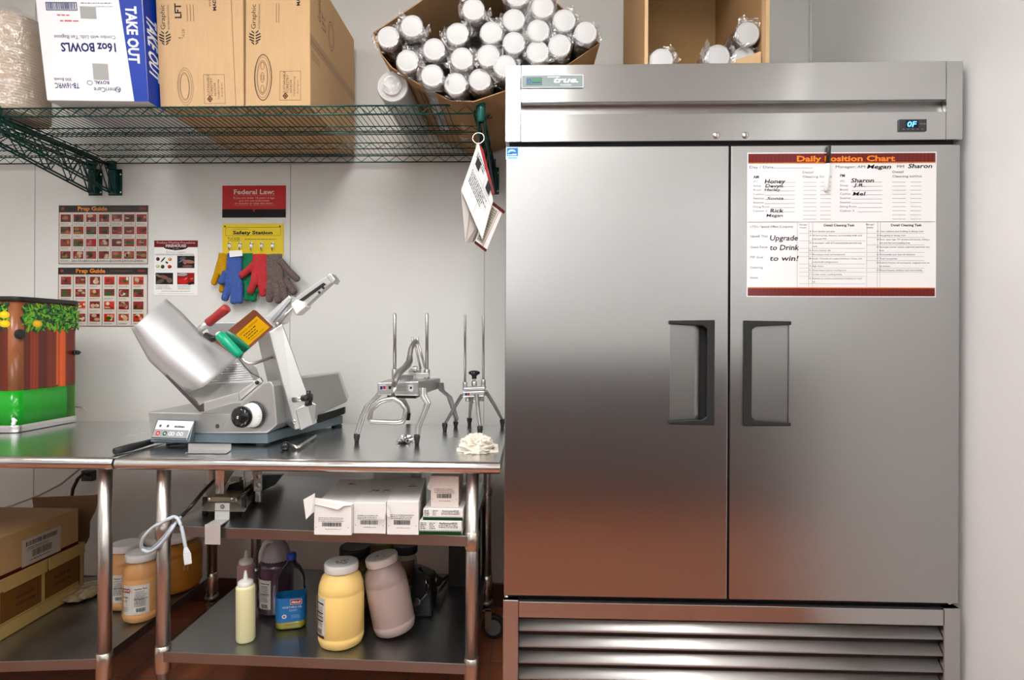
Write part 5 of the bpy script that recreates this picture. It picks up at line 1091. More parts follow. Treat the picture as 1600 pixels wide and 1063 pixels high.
# pusher between rods
q = MB(); q.hexa(hx((612, 590, 2.17), (672, 590, 2.17), (670, 583, 2.17), (622, 583, 2.17), (612, 588, 2.23), (672, 588, 2.23), (670, 582, 2.23), (622, 582, 2.23))); q = q.build('pusher', alu, kc, bevel=.002)
q = MB()
for i in range(10): x = P(628+i*2.3, 590, 2.16); q.box(x.x-.0012, x.x+.0012, 2.12, 2.2, P(640, 596, 2.16).z, P(640, 586, 2.16).z)
q.build('pusher_fins', steel_fine, kc)
q = MB(); q.cyl(P(645, 577, 2.17), P(652, 577, 2.17), .012); q.box(P(641, 575, 2.2).x, P(657, 575, 2.2).x, 2.17, 2.22, P(645, 583, 2.2).z, P(645, 576, 2.2).z); q.build('pivot_block', alu, kc, bevel=.002)
hp_ = [(614, 620, 1.94), (615, 607, 1.95), (617.5, 596, 1.97), (621, 587, 1.99), (627, 579, 2.02), (635, 573, 2.06), (639.5, 565, 2.09), (640.5, 555, 2.11), (642, 545, 2.13), (645.5, 538, 2.15), (650, 533, 2.17)]
q = MB(); q.tube([P(*x) for x in hp_], [.011, .010, .0105, .0125, .0165, .0165, .013, .010, .0095, .010, .009], 14, ry=[.008]*11); q.build('lever_arm', alu, kc)
lp_ = [(603, 625), (594, 628), (580, 640), (577.5, 655), (580, 659), (590, 659.5), (620, 660.5), (629, 659), (631.5, 655), (634, 640), (626, 629), (615, 623)]
q = MB(); q.tube([P(u, v, 1.94) for u, v in lp_], .0085, 12, closed=True, up=(0, 1, 0)); q.build('loop_handle', alu, kc)
for a, b in (((648, 535, 2.17), (657, 577, 2.18)), ((653, 533, 2.20), (664, 575, 2.20))): MB().tube([P(*a), P(*b)], .004, 10).build('link_rod', steel_leg, kc)
for u in (644.5, 652.5): MB().tube([P(u, 527, 2.17), P(u, 538, 2.17)], .0042, 10).build('link_bolt', steel_leg, kc)
def bentleg(par, pts, w_, th, foot_n, m_=alu, ribs=True):
    pp = [P(*x) for x in pts]; q = MB(); q.tube(pp, w_, 8, ry=th) if 0 else None
    rows = []
    for i, x in enumerate(pp):
        k = 1-.25*i/(len(pp)-1); rows.append([q.v(x+V(dx*w_*k, dy*th*k, 0)) for dx, dy in ((-1, -.6), (-.55, -1), (-.2, -.5), (.2, -.5), (.55, -1), (1, -.6), (1, 1), (-1, 1))])
    q.skin(rows, smooth=False); lg = q.build('leg', m_, par, bevel=.0008)
    x = pp[-1]; h = x.z-TZ; f_ = MB(); f_.lathe([(0, 0), (.0075, 0), (.0085, h*.35), (.0115, h*.8), (.0105, h+.004), (0, h+.005)], 16, o=(x.x, x.y, TZ+.0008)); f_.build('rubber_foot', rubber, lg); return lg
def legto(u, v): return PZ(u, v, TZ)      # where a foot touches
def L4(par, pts, foot_uv, w_=.012, th=.009):
    g0 = legto(*foot_uv); Yf = g0.y; n = len(pts); Y0_ = pts[0][2]
    out = []
    for i, (u, v, *yy) in enumerate(pts): out.append((u, v, Y0_+(Yf-Y0_)*i/(n-1) if i < n-1 else Yf))
    return bentleg(par, out, w_, th, None)
L4(kc, [(596, 612, fy+.02), (590, 619), (574, 634), (566, 652), (557.5, 680)], (556, 692.5))
L4(kc, [(661, 606, fy+.02), (661, 617), (668, 630), (662, 645), (653.5, 666), (651.5, 681)], (651.5, 695.5), w_=.014)
L4(kc, [(688, 598, by-.02), (690, 610), (702, 620), (708, 638), (713, 655), (712, 660)], (712, 668))
L4(kc, [(622, 612, by-.02), (630, 625), (637, 638), (638, 646)], (638, 657))
# ------------------------------------------------------------------ the small wedge cutter
ww_ = thing('wedge_cutter', 'small cast aluminium wedge cutter with a black knob and thin legs beside the freezer', 'cutter', (P(742, 650, 2.25).x, 2.25, TZ))
wy = 2.25
q = MB(); q.hexa(hx((722, 621, wy-.05), (757, 620, wy-.05), (757.5, 611, wy-.05), (723, 612, wy-.05), (728, 617, wy+.05), (762, 616, wy+.05), (762, 609, wy+.05), (728, 609, wy+.05))); q.build('body', alu, ww_, bevel=.004)
q = MB(); q.hexa(hx((724, 611, wy-.045), (758, 610, wy-.045), (758, 605.5, wy-.045), (724, 606, wy-.045), (728, 608, wy+.04), (760, 607, wy+.04), (760, 603, wy+.04), (728, 604, wy+.04))); q.build('pusher_plate', alu, ww_, bevel=.003)
for u, v0, v1 in ((726.6, 609, 491.5), (755.2, 605, 494)):
    a, b = P(u, v0, wy), P(u, v1, wy); MB().tube([a, b+V(0, 0, -.004), b], [.0046, .0046, .003], 12).build('guide_rod', mat('dull rod steel', (.40, .39, .37), .3, 1), ww_); MB().cyl(a, P(u, v0-12, wy), .0092, n=16).build('rod_socket', alu, ww_, bevel=.002)
q = MB(); c = P(741, 603, wy); k1 = P(741, 586, wy); q.cyl(c, k1, .0065); q.cyl(c, c+V(0, 0, .018), .011); q = q.build('knob_stem', alu, ww_)
MB().lathe([(.010, -.012), (.009, -.004), (.013, .002), (.021, .006), (.0235, .011), (.021, .016), (.012, .020), (0, .021)], 28, o=k1-V(0, 0, .003)).build('knob', mat('gloss black', ()), ww_)
q = MB(); q.cyl(P(731, 627, wy), P(731, 620, wy), .010); q.cyl(P(752, 627, wy), P(752, 620, wy), .010); q.cyl(P(742, 629, wy), P(742, 620, wy), .012); q.build('blade_ring', alu, ww_)
p = Print(P(725, 620, wy-.0505), (.0025, 0, 0), (0, 0, .0025)); p.rect(1, .6, 9, 6.5, (.7, .72, .78)); p.rect(1.6, 1.5, 3.4, 4, (.05, .08, .3)); p.rect(5.2, 1.6, 3.6, 4, (.6, .12, .12)); p.build('label', prt, ww_)
L4(ww_, [(723, 616, wy-.04), (710, 637), (695, 663)], (694, 675.5), .009, .007)
L4(ww_, [(744, 615, wy-.05), (747, 642), (750, 668)], (750, 682.5), .0085, .008)
L4(ww_, [(759, 612, wy-.02), (772, 633), (785, 657)], (786, 668.5), .009, .007)
L4(ww_, [(737, 618, wy+.03), (735, 638), (733.5, 655)], (733.5, 664.5), .008, .007)
# ------------------------------------------------------------------ crumpled foil and cloth
def crumple(name, label, cat, c, rx, ry, h, m_, seed, n=26, spike=.5):
    rnd = random.Random(seed); q = MB(); k = n//2; off = [[rnd.uniform(1-spike, 1+spike*.6) for _ in range(n)] for _ in range(k+1)]; rows = []
    for j in range(k+1):
        a = PI/2*j/k
        rows.append([q.v(c+V(math.cos(t_)*rx*math.cos(a)*off[j][i], math.sin(t_)*ry*math.cos(a)*off[j][i], max(0, math.sin(a)*h*(off[j][i]*.6+.4))+.001)) for i, t_ in enumerate([2*PI*i/n for i in range(n)])])
    for A, B in zip(rows, rows[1:]):
        for i in range(n): q.f([A[i], A[(i+1) % n], B[(i+1) % n], B[i]], False)
    q.f(rows[0][::-1]); return tag(q.build(name, m_), label, cat)
crumple('crumpled_foil', 'small crumpled piece of silver foil under the large vegetable cutter', 'foil', PZ(634, 690, TZ), .026, .05, .022, mat('foil', (.85, .85, .86), .15, 1), 3, 22, .6)
crumple('crumpled_towel', 'crumpled cream paper towel on the table in front of the small wedge cutter', 'towel', PZ(744, 704, TZ), .062, .075, .055, mat('cream towel', (.80, .74, .64), .8, sss=.1), 8, 34, .22)
tag(MB().prism([PZ(765, 709, TZ+.001), PZ(779, 707, TZ+.001), PZ(778, 695, TZ+.001), PZ(764, 693, TZ+.001)], (0, 0, .002)).build('paper_scrap', mat('cream towel', ())), 'flat cream paper scrap at the right front corner of the table', 'paper')
# ------------------------------------------------------------------ goods under the tables
def zm_(x): return zmid(x)+.0008
def zl_(x): return zlow(x)+.0008
def zL_(x): return zlowL(x)+.0008
inkd = (.08, .08, .09)
def long_box(label, u0, u1, v1, v0, Yf, bu0, bu1, bv, Yb, m_, pr_=True, name='glove_box', cat='box', bz=None, seed=1, hand_=None, prow=3):
    z0 = bz if bz is not None else zm_(P(u0, v1, Yf).x)
    a, b = P(u0, v1, Yf), P(u1, v1, Yf); zt = P((u0+u1)/2, v0, Yf).z; c = P(bu0, bv, Yb); d = P(bu1, bv, Yb)
    f_ = [V(a.x, Yf, z0), V(b.x, Yf, z0), V(b.x, Yf, zt), V(a.x, Yf, zt)]; bk = [V(c.x, Yb, z0), V(d.x, Yb, z0), V(d.x, Yb, zt), V(c.x, Yb, zt)]
    t = thing(name, label, cat, ((a.x+d.x)/2, (Yf+Yb)/2, z0)); bx_ = MB().hexa(f_+bk).build('carton', m_, t, bevel=.0015)
    p = FP(f_[0], f_[1], f_[3], .0008); w_, h_ = p.w, p.h
    if pr_:
        p.lines(w_*.12, h_*.58, w_*.75, prow, h_*.022, h_*.055, (.35, .33, .33), .15); p.barcode(w_*.22, h_*.30, w_*.52, h_*.14, inkd); p.lines(w_*.3, h_*.2, w_*.45, 1, h_*.02, .01, (.45, .42, .42), .1)
        for q in (w_*.06, w_*.92): p.disc(q, h_*.27, .0013, (.2, .2, .2), n=8)
    p.build('lettering', prt, t)
    if hand_:
        q = FP(f_[3], f_[2], bk[3], .0008); W2, H2 = q.w, q.h; rnd = random.Random(seed)
        for x, y, r_ in hand_:
            for k in range(7): q.rect(W2*x+rnd.uniform(-.014, .014), H2*y+rnd.uniform(-.012, .012), rnd.uniform(.008, .02), .004, (.32, .29, .02), rot=rnd.uniform(-.5, .9))
        q.build('marker_writing', prt, t)
    return t, f_, bk
t, f_, bk = long_box('white long box with its lid torn open at the front, leftmost on the middle shelf', 490.5, 549, 843, 791, 1.775, 532, 585, 742, 2.11, white_box, hand_=[(.5, .78, 1)])
c0, c1 = f_[3], f_[2]
MB().prism([P(474, 781, 1.75), P(492, 771, 1.772), P(491, 800, 1.772), P(486, 804, 1.76), P(478, 812, 1.75)][:5], (0, .002, 0)).build('side_flap', white_box, t)
MB().prism([P(492, 778, 1.772), P(491, 788, 1.772), P(517, 794, 1.768), P(528, 797, 1.766), P(537, 791, 1.768), P(549, 790, 1.772), P(552, 786, 1.776)], (0, .0015, 0)).build('torn_lid', white_box, t)
t, f_, bk = long_box('white long box, middle of the three, with yellow writing across its top', 552.5, 602.5, 834.5, 786, 1.80, 578, 626, 754, 2.10, white_box, hand_=[(.35, .45, 1), (.75, .45, 1)], seed=2)
MB().prism([P(603, 788, 1.797), P(590, 804, 1.78), P(589, 812, 1.78), P(600, 812, 1.79), P(603.5, 800, 1.797)], (0, .0015, 0)).build('side_flap', white_box, t)
t, f_, bk = long_box('white long box, right one of the three, beside the flat green edged boxes', 604.5, 654, 833.5, 783.5, 1.80, 620, 666, 752, 2.10, white_box, hand_=[(.6, .6, 1)], seed=3)
MB().prism([P(604.5, 785, 1.797), P(610, 800, 1.785), P(609, 809, 1.785), P(604, 806, 1.797)], (0, .0015, 0)).build('side_flap', white_box, t)
def flat_box(label, u0, u1, v1, v0, Yf, z0=None, dx=.01):
    a, b = P(u0, v1, Yf), P(u1, v1, Yf); z0 = a.z if z0 is None else z0; zt = P(u0, v0, Yf).z
    t = thing('flat_box', label, 'box', ((a.x+b.x)/2, Yf+.15, z0)); f_ = [V(a.x, Yf, z0), V(b.x, Yf, z0), V(b.x, Yf, zt), V(a.x, Yf, zt)]; MB().hexa(f_+[x+V(dx, .30, 0) for x in f_]).build('carton', grey_box if 0 else white_box, t, bevel=.001)
    p = FP(f_[0], f_[1], f_[3], .0006); w_, h_ = p.w, p.h; g_ = (.02, .22, .09); p.rect(0, 0, w_, h_*.22, g_); n = 28
    for i in range(n): x = w_*i/n; p.pol([(x, h_*.22), (x+w_/n, h_*.22), (x+w_/n/2, h_*.38)], g_)
    p.text('Performer4520', w_*.48, h_*.76, h_*.15, inkd, bold=.02, width=w_*.42); p.lines(w_*.46, h_*.64, w_*.5, 2, h_*.06, h_*.12, inkd, .1); p.lines(w_*.03, h_*.82, w_*.14, 4, h_*.07, h_*.13, inkd, .3); p.lines(w_*.24, h_*.82, w_*.16, 4, h_*.07, h_*.13, (.3, .3, .3), .5)
    p.build('lettering', prt, t); return zt
zt1 = flat_box('flat white box with a green zigzag edge, lower one on the middle shelf', 655, 721, 834.5, 814, 1.81, zm_(P(690, 834, 1.81).x)+.0012)
zt2 = flat_box('flat white box with a green zigzag edge, stacked on the lower one', 661, 723, 812, 795.5, 1.815, zt1+.001)
t, f_, bk = long_box('pale pinkish box on top of the two flat green edged boxes', 673, 716.5, 792, 744.5, 1.83, 684, 724, 730, 2.10, mat('pinkish white board', (.70, .62, .58), .6), bz=zt2+.001)
MB().prism([P(673, 745, 1.828), P(667.5, 761, 1.82), P(669, 765, 1.82), P(673.5, 767, 1.828), P(675.5, 757, 1.828)], (0, .0015, 0)).build('side_flap', grey_box, t)
q = FP(f_[1], bk[1], f_[2], .0008); q.disc(.09, q.h*.5, .016, (.03, .03, .03), .012); q.disc(.09, q.h*.5, .008, (.6, .55, .5), .005); q.build('lettering', prt, t)
for (u0, u1, lab, zt_) in ((585, 630, 'plain white box at the back of the middle shelf behind the long boxes', .115),):
    a, b = P(u0, 750, 2.16), P(u1+14, 750, 2.16); z0 = zm_(a.x); tag(MB().box(a.x, b.x, 2.15, 2.35, z0, z0+zt_).build('white_box', grey_box, bevel=.002), lab, 'box')
# tomato slicer on the middle shelf
ts = thing('tomato_slicer', 'old metal tomato slicer with angled skirts on the left of the middle shelf', 'slicer', (P(350, 790, 2.0).x, 2.0, zm_(-1)))
ym = 1.93; zz0 = zm_(P(345, 810, ym).x)
worn = mat('worn grey metal', (.50, .47, .42), .4, .9, noise=.6, nscale=40)
hs_ = lambda *a: [V(p_.x, p_.y, max(p_.z, zm_(p_.x)+.022)) for p_ in hx(*a)]
q = MB(); q.hexa(hs_((314, 799, ym-.04), (383, 800, ym-.04), (370, 784, ym), (324, 783, ym), (318, 790, ym+.30), (405, 792, ym+.30), (392, 758, ym+.28), (330, 760, ym+.28))); q.build('skirt', worn, ts, bevel=.0015)
q = MB(); q.hexa(hx((324, 784, ym-.006), (366, 785, ym-.006), (366, 778, ym-.006), (324, 777, ym-.006), (337, 760, ym+.26), (395, 758, ym+.26), (395, 753, ym+.26), (337, 755, ym+.26))); q.build('top_plate', mat('tan worn plate', (.42, .36, .24), .45, .6, noise=.6, nscale=30), ts, bevel=.001)
for u in (327.5, 362.5): MB().ball(P(u, 779.5, ym-.012), .007, 12).build('stud', steel_mirror, ts)
q = MB(); q.tube([P(368, 782, ym+.0), P(393, 764, ym+.22)], .006, 10); q.build('rail', steel_leg, ts)
q = MB(); q.prism([P(335.5, 813.5, ym-.045), P(358, 813.5, ym-.045), P(358.5, 786.5, ym-.03), P(336, 786.5, ym-.03)], (0, .004, 0)); q.prism([P(335.5, 813.5, ym-.045), P(358, 813.5, ym-.045), P(345, 822, 1.80), P(322, 821, 1.80)], (0, 0, .003)); q.prism([P(320, 851, 1.795), P(344, 851.5, 1.795), P(344, 820.5, 1.795), P(320, 820, 1.795)], (0, .003, 0)); q = q.build('clamp_bracket', mat('pale bracket', (.6, .6, .58), .45, .5), ts)
p = Print(P(347.5, 792, ym-.036), (.0022, 0, 0), (0, 0, .0022)); p.oring(0, 0, 3.2, 3.2, 1, (.2, .12, .08), 16); p.disc(0, 0, .8, (.2, .12, .08)); p.build('hole', prt, q)
for u in (340, 346.5): q = MB(); q.hexa(hx((u-3.5, 773.5, ym+.01), (u+2.5, 773.5, ym+.01), (u+4.5, 735, ym), (u-2, 735, ym), (u-3, 771, ym+.10), (u+3, 771, ym+.10), (u+5, 735, ym+.10), (u-2, 735, ym+.10))); q.build('upright_plate', steel_fine, ts, bevel=.001)
q = MB(); q.hexa(hx((350, 760, ym+.05), (356, 748, ym+.05), (365, 736, ym+.05), (351, 736, ym+.05), (352, 760, ym+.2), (358, 748, ym+.2), (366, 736, ym+.2), (353, 736, ym+.2))); q.build('chute', mat('tan worn plate', ()), ts)
q = MB(); q.hexa(hx((352, 771, ym+.1), (380, 766, ym+.1), (381, 750, ym+.1), (358, 758, ym+.1), (354, 768, ym+.2), (384, 764, ym+.2), (384, 748, ym+.2), (362, 756, ym+.2))); q.build('pusher', dark, ts)
MB().tube([P(381.5, 768, ym+.08), P(381.5, 737, ym+.08)], .0028, 8).build('guide_rod', steel_leg, ts); MB().box(P(362, 747, ym+.08).x, P(376, 747, ym+.08).x, ym+.07, ym+.09, P(370, 752, ym+.08).z, P(370, 746, ym+.08).z).build('guide_block', worn, ts)
a, b = P(404, 736, 2.05), P(403.5, 784, 2.05); q = MB(); q.box(P(398, 750, 2.05).x, P(409, 750, 2.05).x, 2.04, 2.055, P(404, 767, 2.05).z, a.z); q.box(P(400, 750, 2.05).x, P(408, 750, 2.05).x, 2.042, 2.053, b.z, P(404, 767, 2.05).z); q = q.build('slotted_bar', steel_fine, ts, bevel=.002)
for v in (745, 758): MB().lathe([(0, .002), (.006, .002), (.0085, 0)], 16, (0, -1, 0), P(403.8, v, 2.04)).build('bolt', steel_leg, q)
for u, y in ((320, ym), (381, ym), (350, ym+.25), (398, ym+.25)):
    x = P(u, 806, y).x; MB().cyl((x, y, zm_(x)), (x, y, zm_(x)+.06), .009, .007, 12).build('foot', rubber, ts)
q = MB(); q.hexa(hs_((384, 800, 2.05), (430, 790, 2.25), (440, 742, 2.25), (408, 742, 2.05), (390, 790, 2.3), (436, 785, 2.4), (446, 740, 2.4), (412, 740, 2.3))); q.build('blade_housing', dark, ts, bevel=.004)
# grey cord and plug looped on the front left leg, from the black slicer cable
cd = thing('power_cord', 'grey power cord looped round the table leg with its plug hanging down', 'cord', P(262, 830, 1.80))
gc = mat('pale grey rubber', (.50, .56, .62), .4)
def sm(pts, n=6):   # Catmull-Rom through points
    out = []; m_ = len(pts); pts = [Vector(p) for p in pts]
    for i in range(m_-1):
        p0, p1, p2, p3 = pts[max(i-1, 0)], pts[i], pts[i+1], pts[min(i+2, m_-1)]
        for k in range(n):
            t_ = k/n; out.append(.5*((2*p1)+(p2-p0)*t_+(2*p0-5*p1+4*p2-p3)*t_*t_+(3*p1-p0-3*p2+p3)*t_**3))
    out.append(pts[-1]); return out
yc = 1.800
MB().tube(sm([P(222, 858, yc+.02), P(221, 850, yc+.01), P(226, 838, yc), P(240, 824, yc-.005), P(250, 819, yc-.008), (P(262, 812, yc-.01)), P(272, 808, yc), P(279, 813, yc-.005), P(285, 830, yc-.01), P(290, 856, yc-.012)]), .0055, 10).build('cord', gc, cd)
MB().tube(sm([P(222, 858, yc+.02), P(232, 863, yc), P(245, 856, yc-.012), P(258, 842, yc-.016), P(268, 828, yc-.012), P(276, 816, yc+.01), P(283, 808, yc+.05)]), .0052, 10).build('cord', gc, cd)
MB().tube(sm([P(224, 856, yc+.03), P(234, 859, yc+.01), P(247, 849, yc-.004), P(262, 832, yc-.008), P(270, 820, yc)]), .0045, 10).build('cord', mat('cord, darker grey', (.3, .36, .42), .4), cd)
q = MB(); q.hexa(hx((286, 866, yc-.02), (298, 864, yc-.02), (293, 855, yc-.018), (287, 856, yc-.018), (286, 866, yc), (298, 864, yc), (293, 855, yc-.004), (287, 856, yc-.004))); q.hexa(hx((288, 884, yc-.022), (300, 881, yc-.022), (298.5, 864, yc-.022), (286, 866, yc-.022), (288, 884, yc+.002), (300, 881, yc+.002), (298.5, 864, yc+.002), (286, 866, yc+.002))); q = q.build('plug', mat('pale plug', (.68, .72, .76), .35), cd, bevel=.002)
for u in (291, 297): MB().box(P(u, 885, yc).x-.0008, P(u, 885, yc).x+.0008, yc-.014, yc-.008, P(u, 889, yc).z, P(u, 883, yc).z).build('prong', mat('brass', (.7, .5, .2), .3, 1), q)
MB().tube(sm([P(270, 830, yc+.04), P(283, 808, yc+.05), P(300, 790, 1.86), P(318, 768, 1.92), P(334, 752, 2.0)]), .006, 10).build('black_cable', black_pl, cd)
# ------------------------------------------------------------------ bottles and jars
def gallon(name, label, c, r, H, body, lid, lidr=None, fill=None, tilt=(0, 0, 0), lab_fn=None, lid_c=None, ring=True, cat='jar', lidh=.022):
    t = thing(name, label, cat, c); h = H-lidh
    pr = [(0, 0), (r*.80, 0), (r*.93, .006), (r, .022)] + ([(r*1.0, h*.14), (r*.975, h*.15), (r*1.0, h*.165)] if ring else []) + [(r, h*.70), (r*.975, h*.715), (r*.99, h*.73), (r*.97, h*.80), (r*.86, h*.90), (r*.70, h*.955), (r*.66, h)]
    q = MB(); q.lathe([(a, b) for a, b in pr], 44, o=c); q.f([v for v in q.bm.verts[-44:]]) if 0 else None
    q.build('body', body, t)
    lr = lidr or r*.74; q = MB(); q.lathe([(0, h-.004), (lr*.98, h-.004), (lr, h-.001), (lr, h+lidh*.8), (lr*.96, h+lidh), (lr*.85, h+lidh*.97), (0, h+lidh*.95)], 44, o=c); q.build('lid', lid, t)
    if lab_fn: lab_fn(t, c, r, h)
    t.rotation_euler = tilt; return t
def wraplabel(t, c, r, z0, z1, a0, a1, fn, base=(.78, .77, .74), name='label', W_=100, H_=100):
    # a printed label curved round a jar; fn draws on a flat W_ x H_ field that is then bent
    p = Print((0, 0, 0), (1, 0, 0), (0, 0, 1), 0.0)
    p.rect(0, 0, W_, H_, base); fn(p)
    geo = bmesh.ops.subdivide_edges(p.bm, edges=[e for e in p.bm.edges if abs(e.verts[0].co.x-e.verts[1].co.x) > 12], cuts=9, use_grid_fill=True)
    for v in p.bm.verts:
        x, d, z = v.co.x, -v.co.y, v.co.z; a = a0+(a1-a0)*x/W_; rr_ = r+.0006+abs(d)*60*.4
        v.co = Vector((c.x+rr_*math.sin(a), c.y-rr_*math.cos(a), c.z+z0+(z1-z0)*z/H_))
    p.build(name, prt, t, fixn=False)
milky = lambda n, col, s_=.15: mat(n, col, .28, spec=.4, sss=s_, noise=.25, nscale=14, ndark=.88)
lidw = mat('white lid', (.70, .70, .69), .4)
def nutrition(p, x, y, w_, h_):
    p.rect(x, y, w_, h_, (.82, .81, .79)); p.text('Nutrition Facts', x+w_*.06, y+h_*.88, h_*.07, inkd, bold=.03, width=w_*.86)
    for i in range(11): p.lines(x+w_*.06, y+h_*(.80-.055*i), w_*.86, 1, h_*.025, 1, inkd, .25)
    p.rect(x+w_*.05, y+h_*.52, w_*.9, h_*.02, inkd); p.barcode(x+w_*.2, y+h_*.03, w_*.6, h_*.14, inkd)
# yellow jar
c = PZ(533, 1004, zl_(-.5)); c.z = zl_(c.x-.06)
def lab_y(t, c, r, h):
    wraplabel(t, c, r, h*.18, h*.70, R(-72), R(-24), lambda p: (nutrition(p, 35, 8, 60, 84), p.rect(0, 0, 34, 100, (.65, .45, .10)), p.pol([(0, 0), (30, 0), (24, 40), (0, 60)], (.30, .05, .02)), p.rect(0, 0, 100, 7, (.30, .16, .05)), [p.rect(38, y, 55, 3, (.08, .12, .3)) for y in (86, 62, 42)]))
    wraplabel(t, c, r, h*.80-.07, h*.70, R(20), R(48), lambda p: p.text('07 27', 8, 40, 38, (.16, .15, .12), width=80), base=(.80, .56, .19), name='date_mark') if 0 else None
t = gallon('mayonnaise_jar', 'large jar of pale yellow sauce with a white lid, upright on the lower shelf', c, .0745, .268, milky('yellow sauce', (.86, .62, .22)), lidw, lidr=.0555, lab_fn=lab_y)
p = Print(c+V(.0, -.0755*.94, .18), V(.945, .33, 0)*.001, (0, 0, .001)); 
q = Print(c+V(-.03, -.008, .2688-.0012), (.001, 0, 0), (0, .001, 0), .0004)
rnd = random.Random(4)
for k in range(12): q.rect(rnd.uniform(8, 46), rnd.uniform(-12, 22), rnd.uniform(6, 14), 4, rnd.choice(((.5, .45, .02), (.4, .42, .06), (.1, .1, .1))), rot=rnd.uniform(-.8, .8))
q.build('marker_writing', prt, t)
# mauve jar, leaning
c = PZ(618, 990, zl_(-.4)); c.z = zl_(c.x-.06)+.0135
t = gallon('sauce_jar', 'large jar of pinkish mauve sauce with a white lid, leaning to the left', c, .072, .262, milky('mauve sauce', (.40, .31, .285)), mat('cream lid', (.72, .68, .64), .4), lidr=.0555, tilt=(R(1.5), R(-11), 0))
q = Print(c+V(-.03, -.008, .2628-.0012), (.001, 0, 0), (0, .001, 0), .0004)
for k in range(12): q.rect(rnd.uniform(6, 46), rnd.uniform(-12, 22), rnd.uniform(6, 14), 2.5, rnd.choice(((.4, .35, .04), (.3, .28, .1), (.1, .1, .1))), rot=rnd.uniform(-.5, .5))
q.rotation_euler = None if 0 else None
q.build('marker_writing', prt, t)
# squeeze bottles
def squeeze(c, label, col, H=.215, r=.0305, tilt=(0, 0, 0)):
    t = thing('squeeze_bottle', label, 'bottle', c); MB().lathe([(0, 0), (r*.9, 0), (r, .006), (r*1.0, H*.86), (r*.96, H*.885), (r*.6, H*.91), (0, H*.91)], 30, o=c).build('bottle', mat('squeeze '+label[:12], col, .3, spec=.4, sss=.3), t)
    MB().lathe([(r*.78, H*.865), (r*.80, H*.90), (r*.80, H*.955), (r*.62, H*.975), (r*.35, H*.99), (r*.24, H*1.0), (r*.13, H*1.13), (0, H*1.135)], 26, o=c).build('nozzle_cap', mat('frosted cap', (.72, .72, .68), .35, sss=.2), t); t.rotation_euler = tilt; return t
c = PZ(384, 1001, zl_(-.9)); c.z = zl_(c.x-.06)
squeeze(c, 'clear squeeze bottle filled with pale yellow oil, in front on the lower shelf', (.72, .70, .42), H=.205, tilt=(0, R(-.5), 0))
c = PZ(384, 958, zl_(-.9)); c.z = zl_(c.x-.06); squeeze(c, 'squeeze bottle with a dusky pink sauce behind the yellow one', (.42, .25, .27), H=.20)
# purple jug
c = PZ(431, 955, zl_(-.8)); c.z = zl_(c.x-.06); r = .062
jg = thing('juice_jug', 'clear plastic jug of dark purple sauce with a moulded handle on the lower shelf', 'jug', c)
MB().lathe([(0, 0), (r*.85, 0), (r, .012), (r, .155), (r*.97, .17), (r*.86, .195), (0, .195)], 36, o=c).build('contents', mat('purple sauce', (.055, .028, .05), .15, coat=.5), jg)
MB().lathe([(r*.87, .192), (r*.80, .215), (r*.60, .245), (r*.42, .262), (r*.34, .268), (r*.34, .28)], 30, o=c).build('neck', mat('frosted jug plastic', (.42, .40, .42), .3, trans=.3), jg)
MB().tube(sm([c+V(-r*.75, -.02, .185), c+V(-r*.72, -.024, .22), c+V(-r*.5, -.026, .252), c+V(-r*.25, -.026, .266), c+V(-.005, -.02, .262)]), .0085, 10).build('handle', mat('pale jug handle', (.50, .48, .50), .3), jg)
MB().lathe([(0, .30), (.021, .30), (.022, .28), (.0, .278)], 20, o=c).build('cap', mat('frosted jug plastic', ()), jg)
wraplabel(jg, c, r, .03, .135, R(-48), R(8), lambda p: (nutrition(p, 30, 4, 66, 92), p.pol([(0, 0), (16, 0), (24, 20), (14, 45), (22, 70), (12, 100), (0, 100)], (.12, .02, .04))), base=(.76, .75, .73))
# vegetable oil bottle, rectangular
c = PZ(455, 979, zl_(-.75)); c.z = zl_(c.x-.06); ol = thing('oil_bottle', 'clear plastic bottle of vegetable oil with a blue cap and blue label', 'bottle', c)
def sq(q, z, a, b, rr_=.02, rot=R(14), n=6):
    out = []
    for cx_, cy_, a0 in ((a-rr_, b-rr_, 0), (-a+rr_, b-rr_, 90), (-a+rr_, -b+rr_, 180), (a-rr_, -b+rr_, 270)):
        for i in range(n+1): t_ = R(a0+90*i/n); x, y = cx_+rr_*math.cos(t_), cy_+rr_*math.sin(t_); out.append(q.v(c+V(x*math.cos(rot)-y*math.sin(rot), x*math.sin(rot)+y*math.cos(rot), z)))
    return out
q = MB(); q.skin([sq(q, z, a, b, min(a, b)*.7) for z, a, b in ((0, .044, .028), (.006, .050, .034), (.11, .050, .034), (.13, .047, .032), (.145, .044, .030), (.16, .046, .031), (.18, .042, .030), (.205, .030, .024), (.222, .016, .016), (.235, .014, .014))]); q.build('bottle', mat('clear bottle plastic', (.9, .9, .88), .06, trans=1, ior=1.12), ol)
q = MB(); q.skin([sq(q, z, a, b, .022) for z, a, b in ((.002, .043, .027), (.008, .0485, .0325), (.034, .0485, .0325))]); q.build('oil', mat('vegetable oil', (.42, .38, .05), .1, coat=.4), ol)
q = MB(); rg = [sq(q, z, .0508, .0348, .0245) for z in (.030, .112)]; q.skin(rg, cap=False); lb = q.build('label', mat('blue label', (.01, .14, .40), .35), ol)
rt = R(14); ux_, nrm = V(math.cos(rt), math.sin(rt), 0), V(math.sin(rt), -math.cos(rt), 0)
p = Print(c+nrm*.0352-ux_*.044+V(0, 0, .030), ux_*.00088, (0, 0, .00082), .0004)
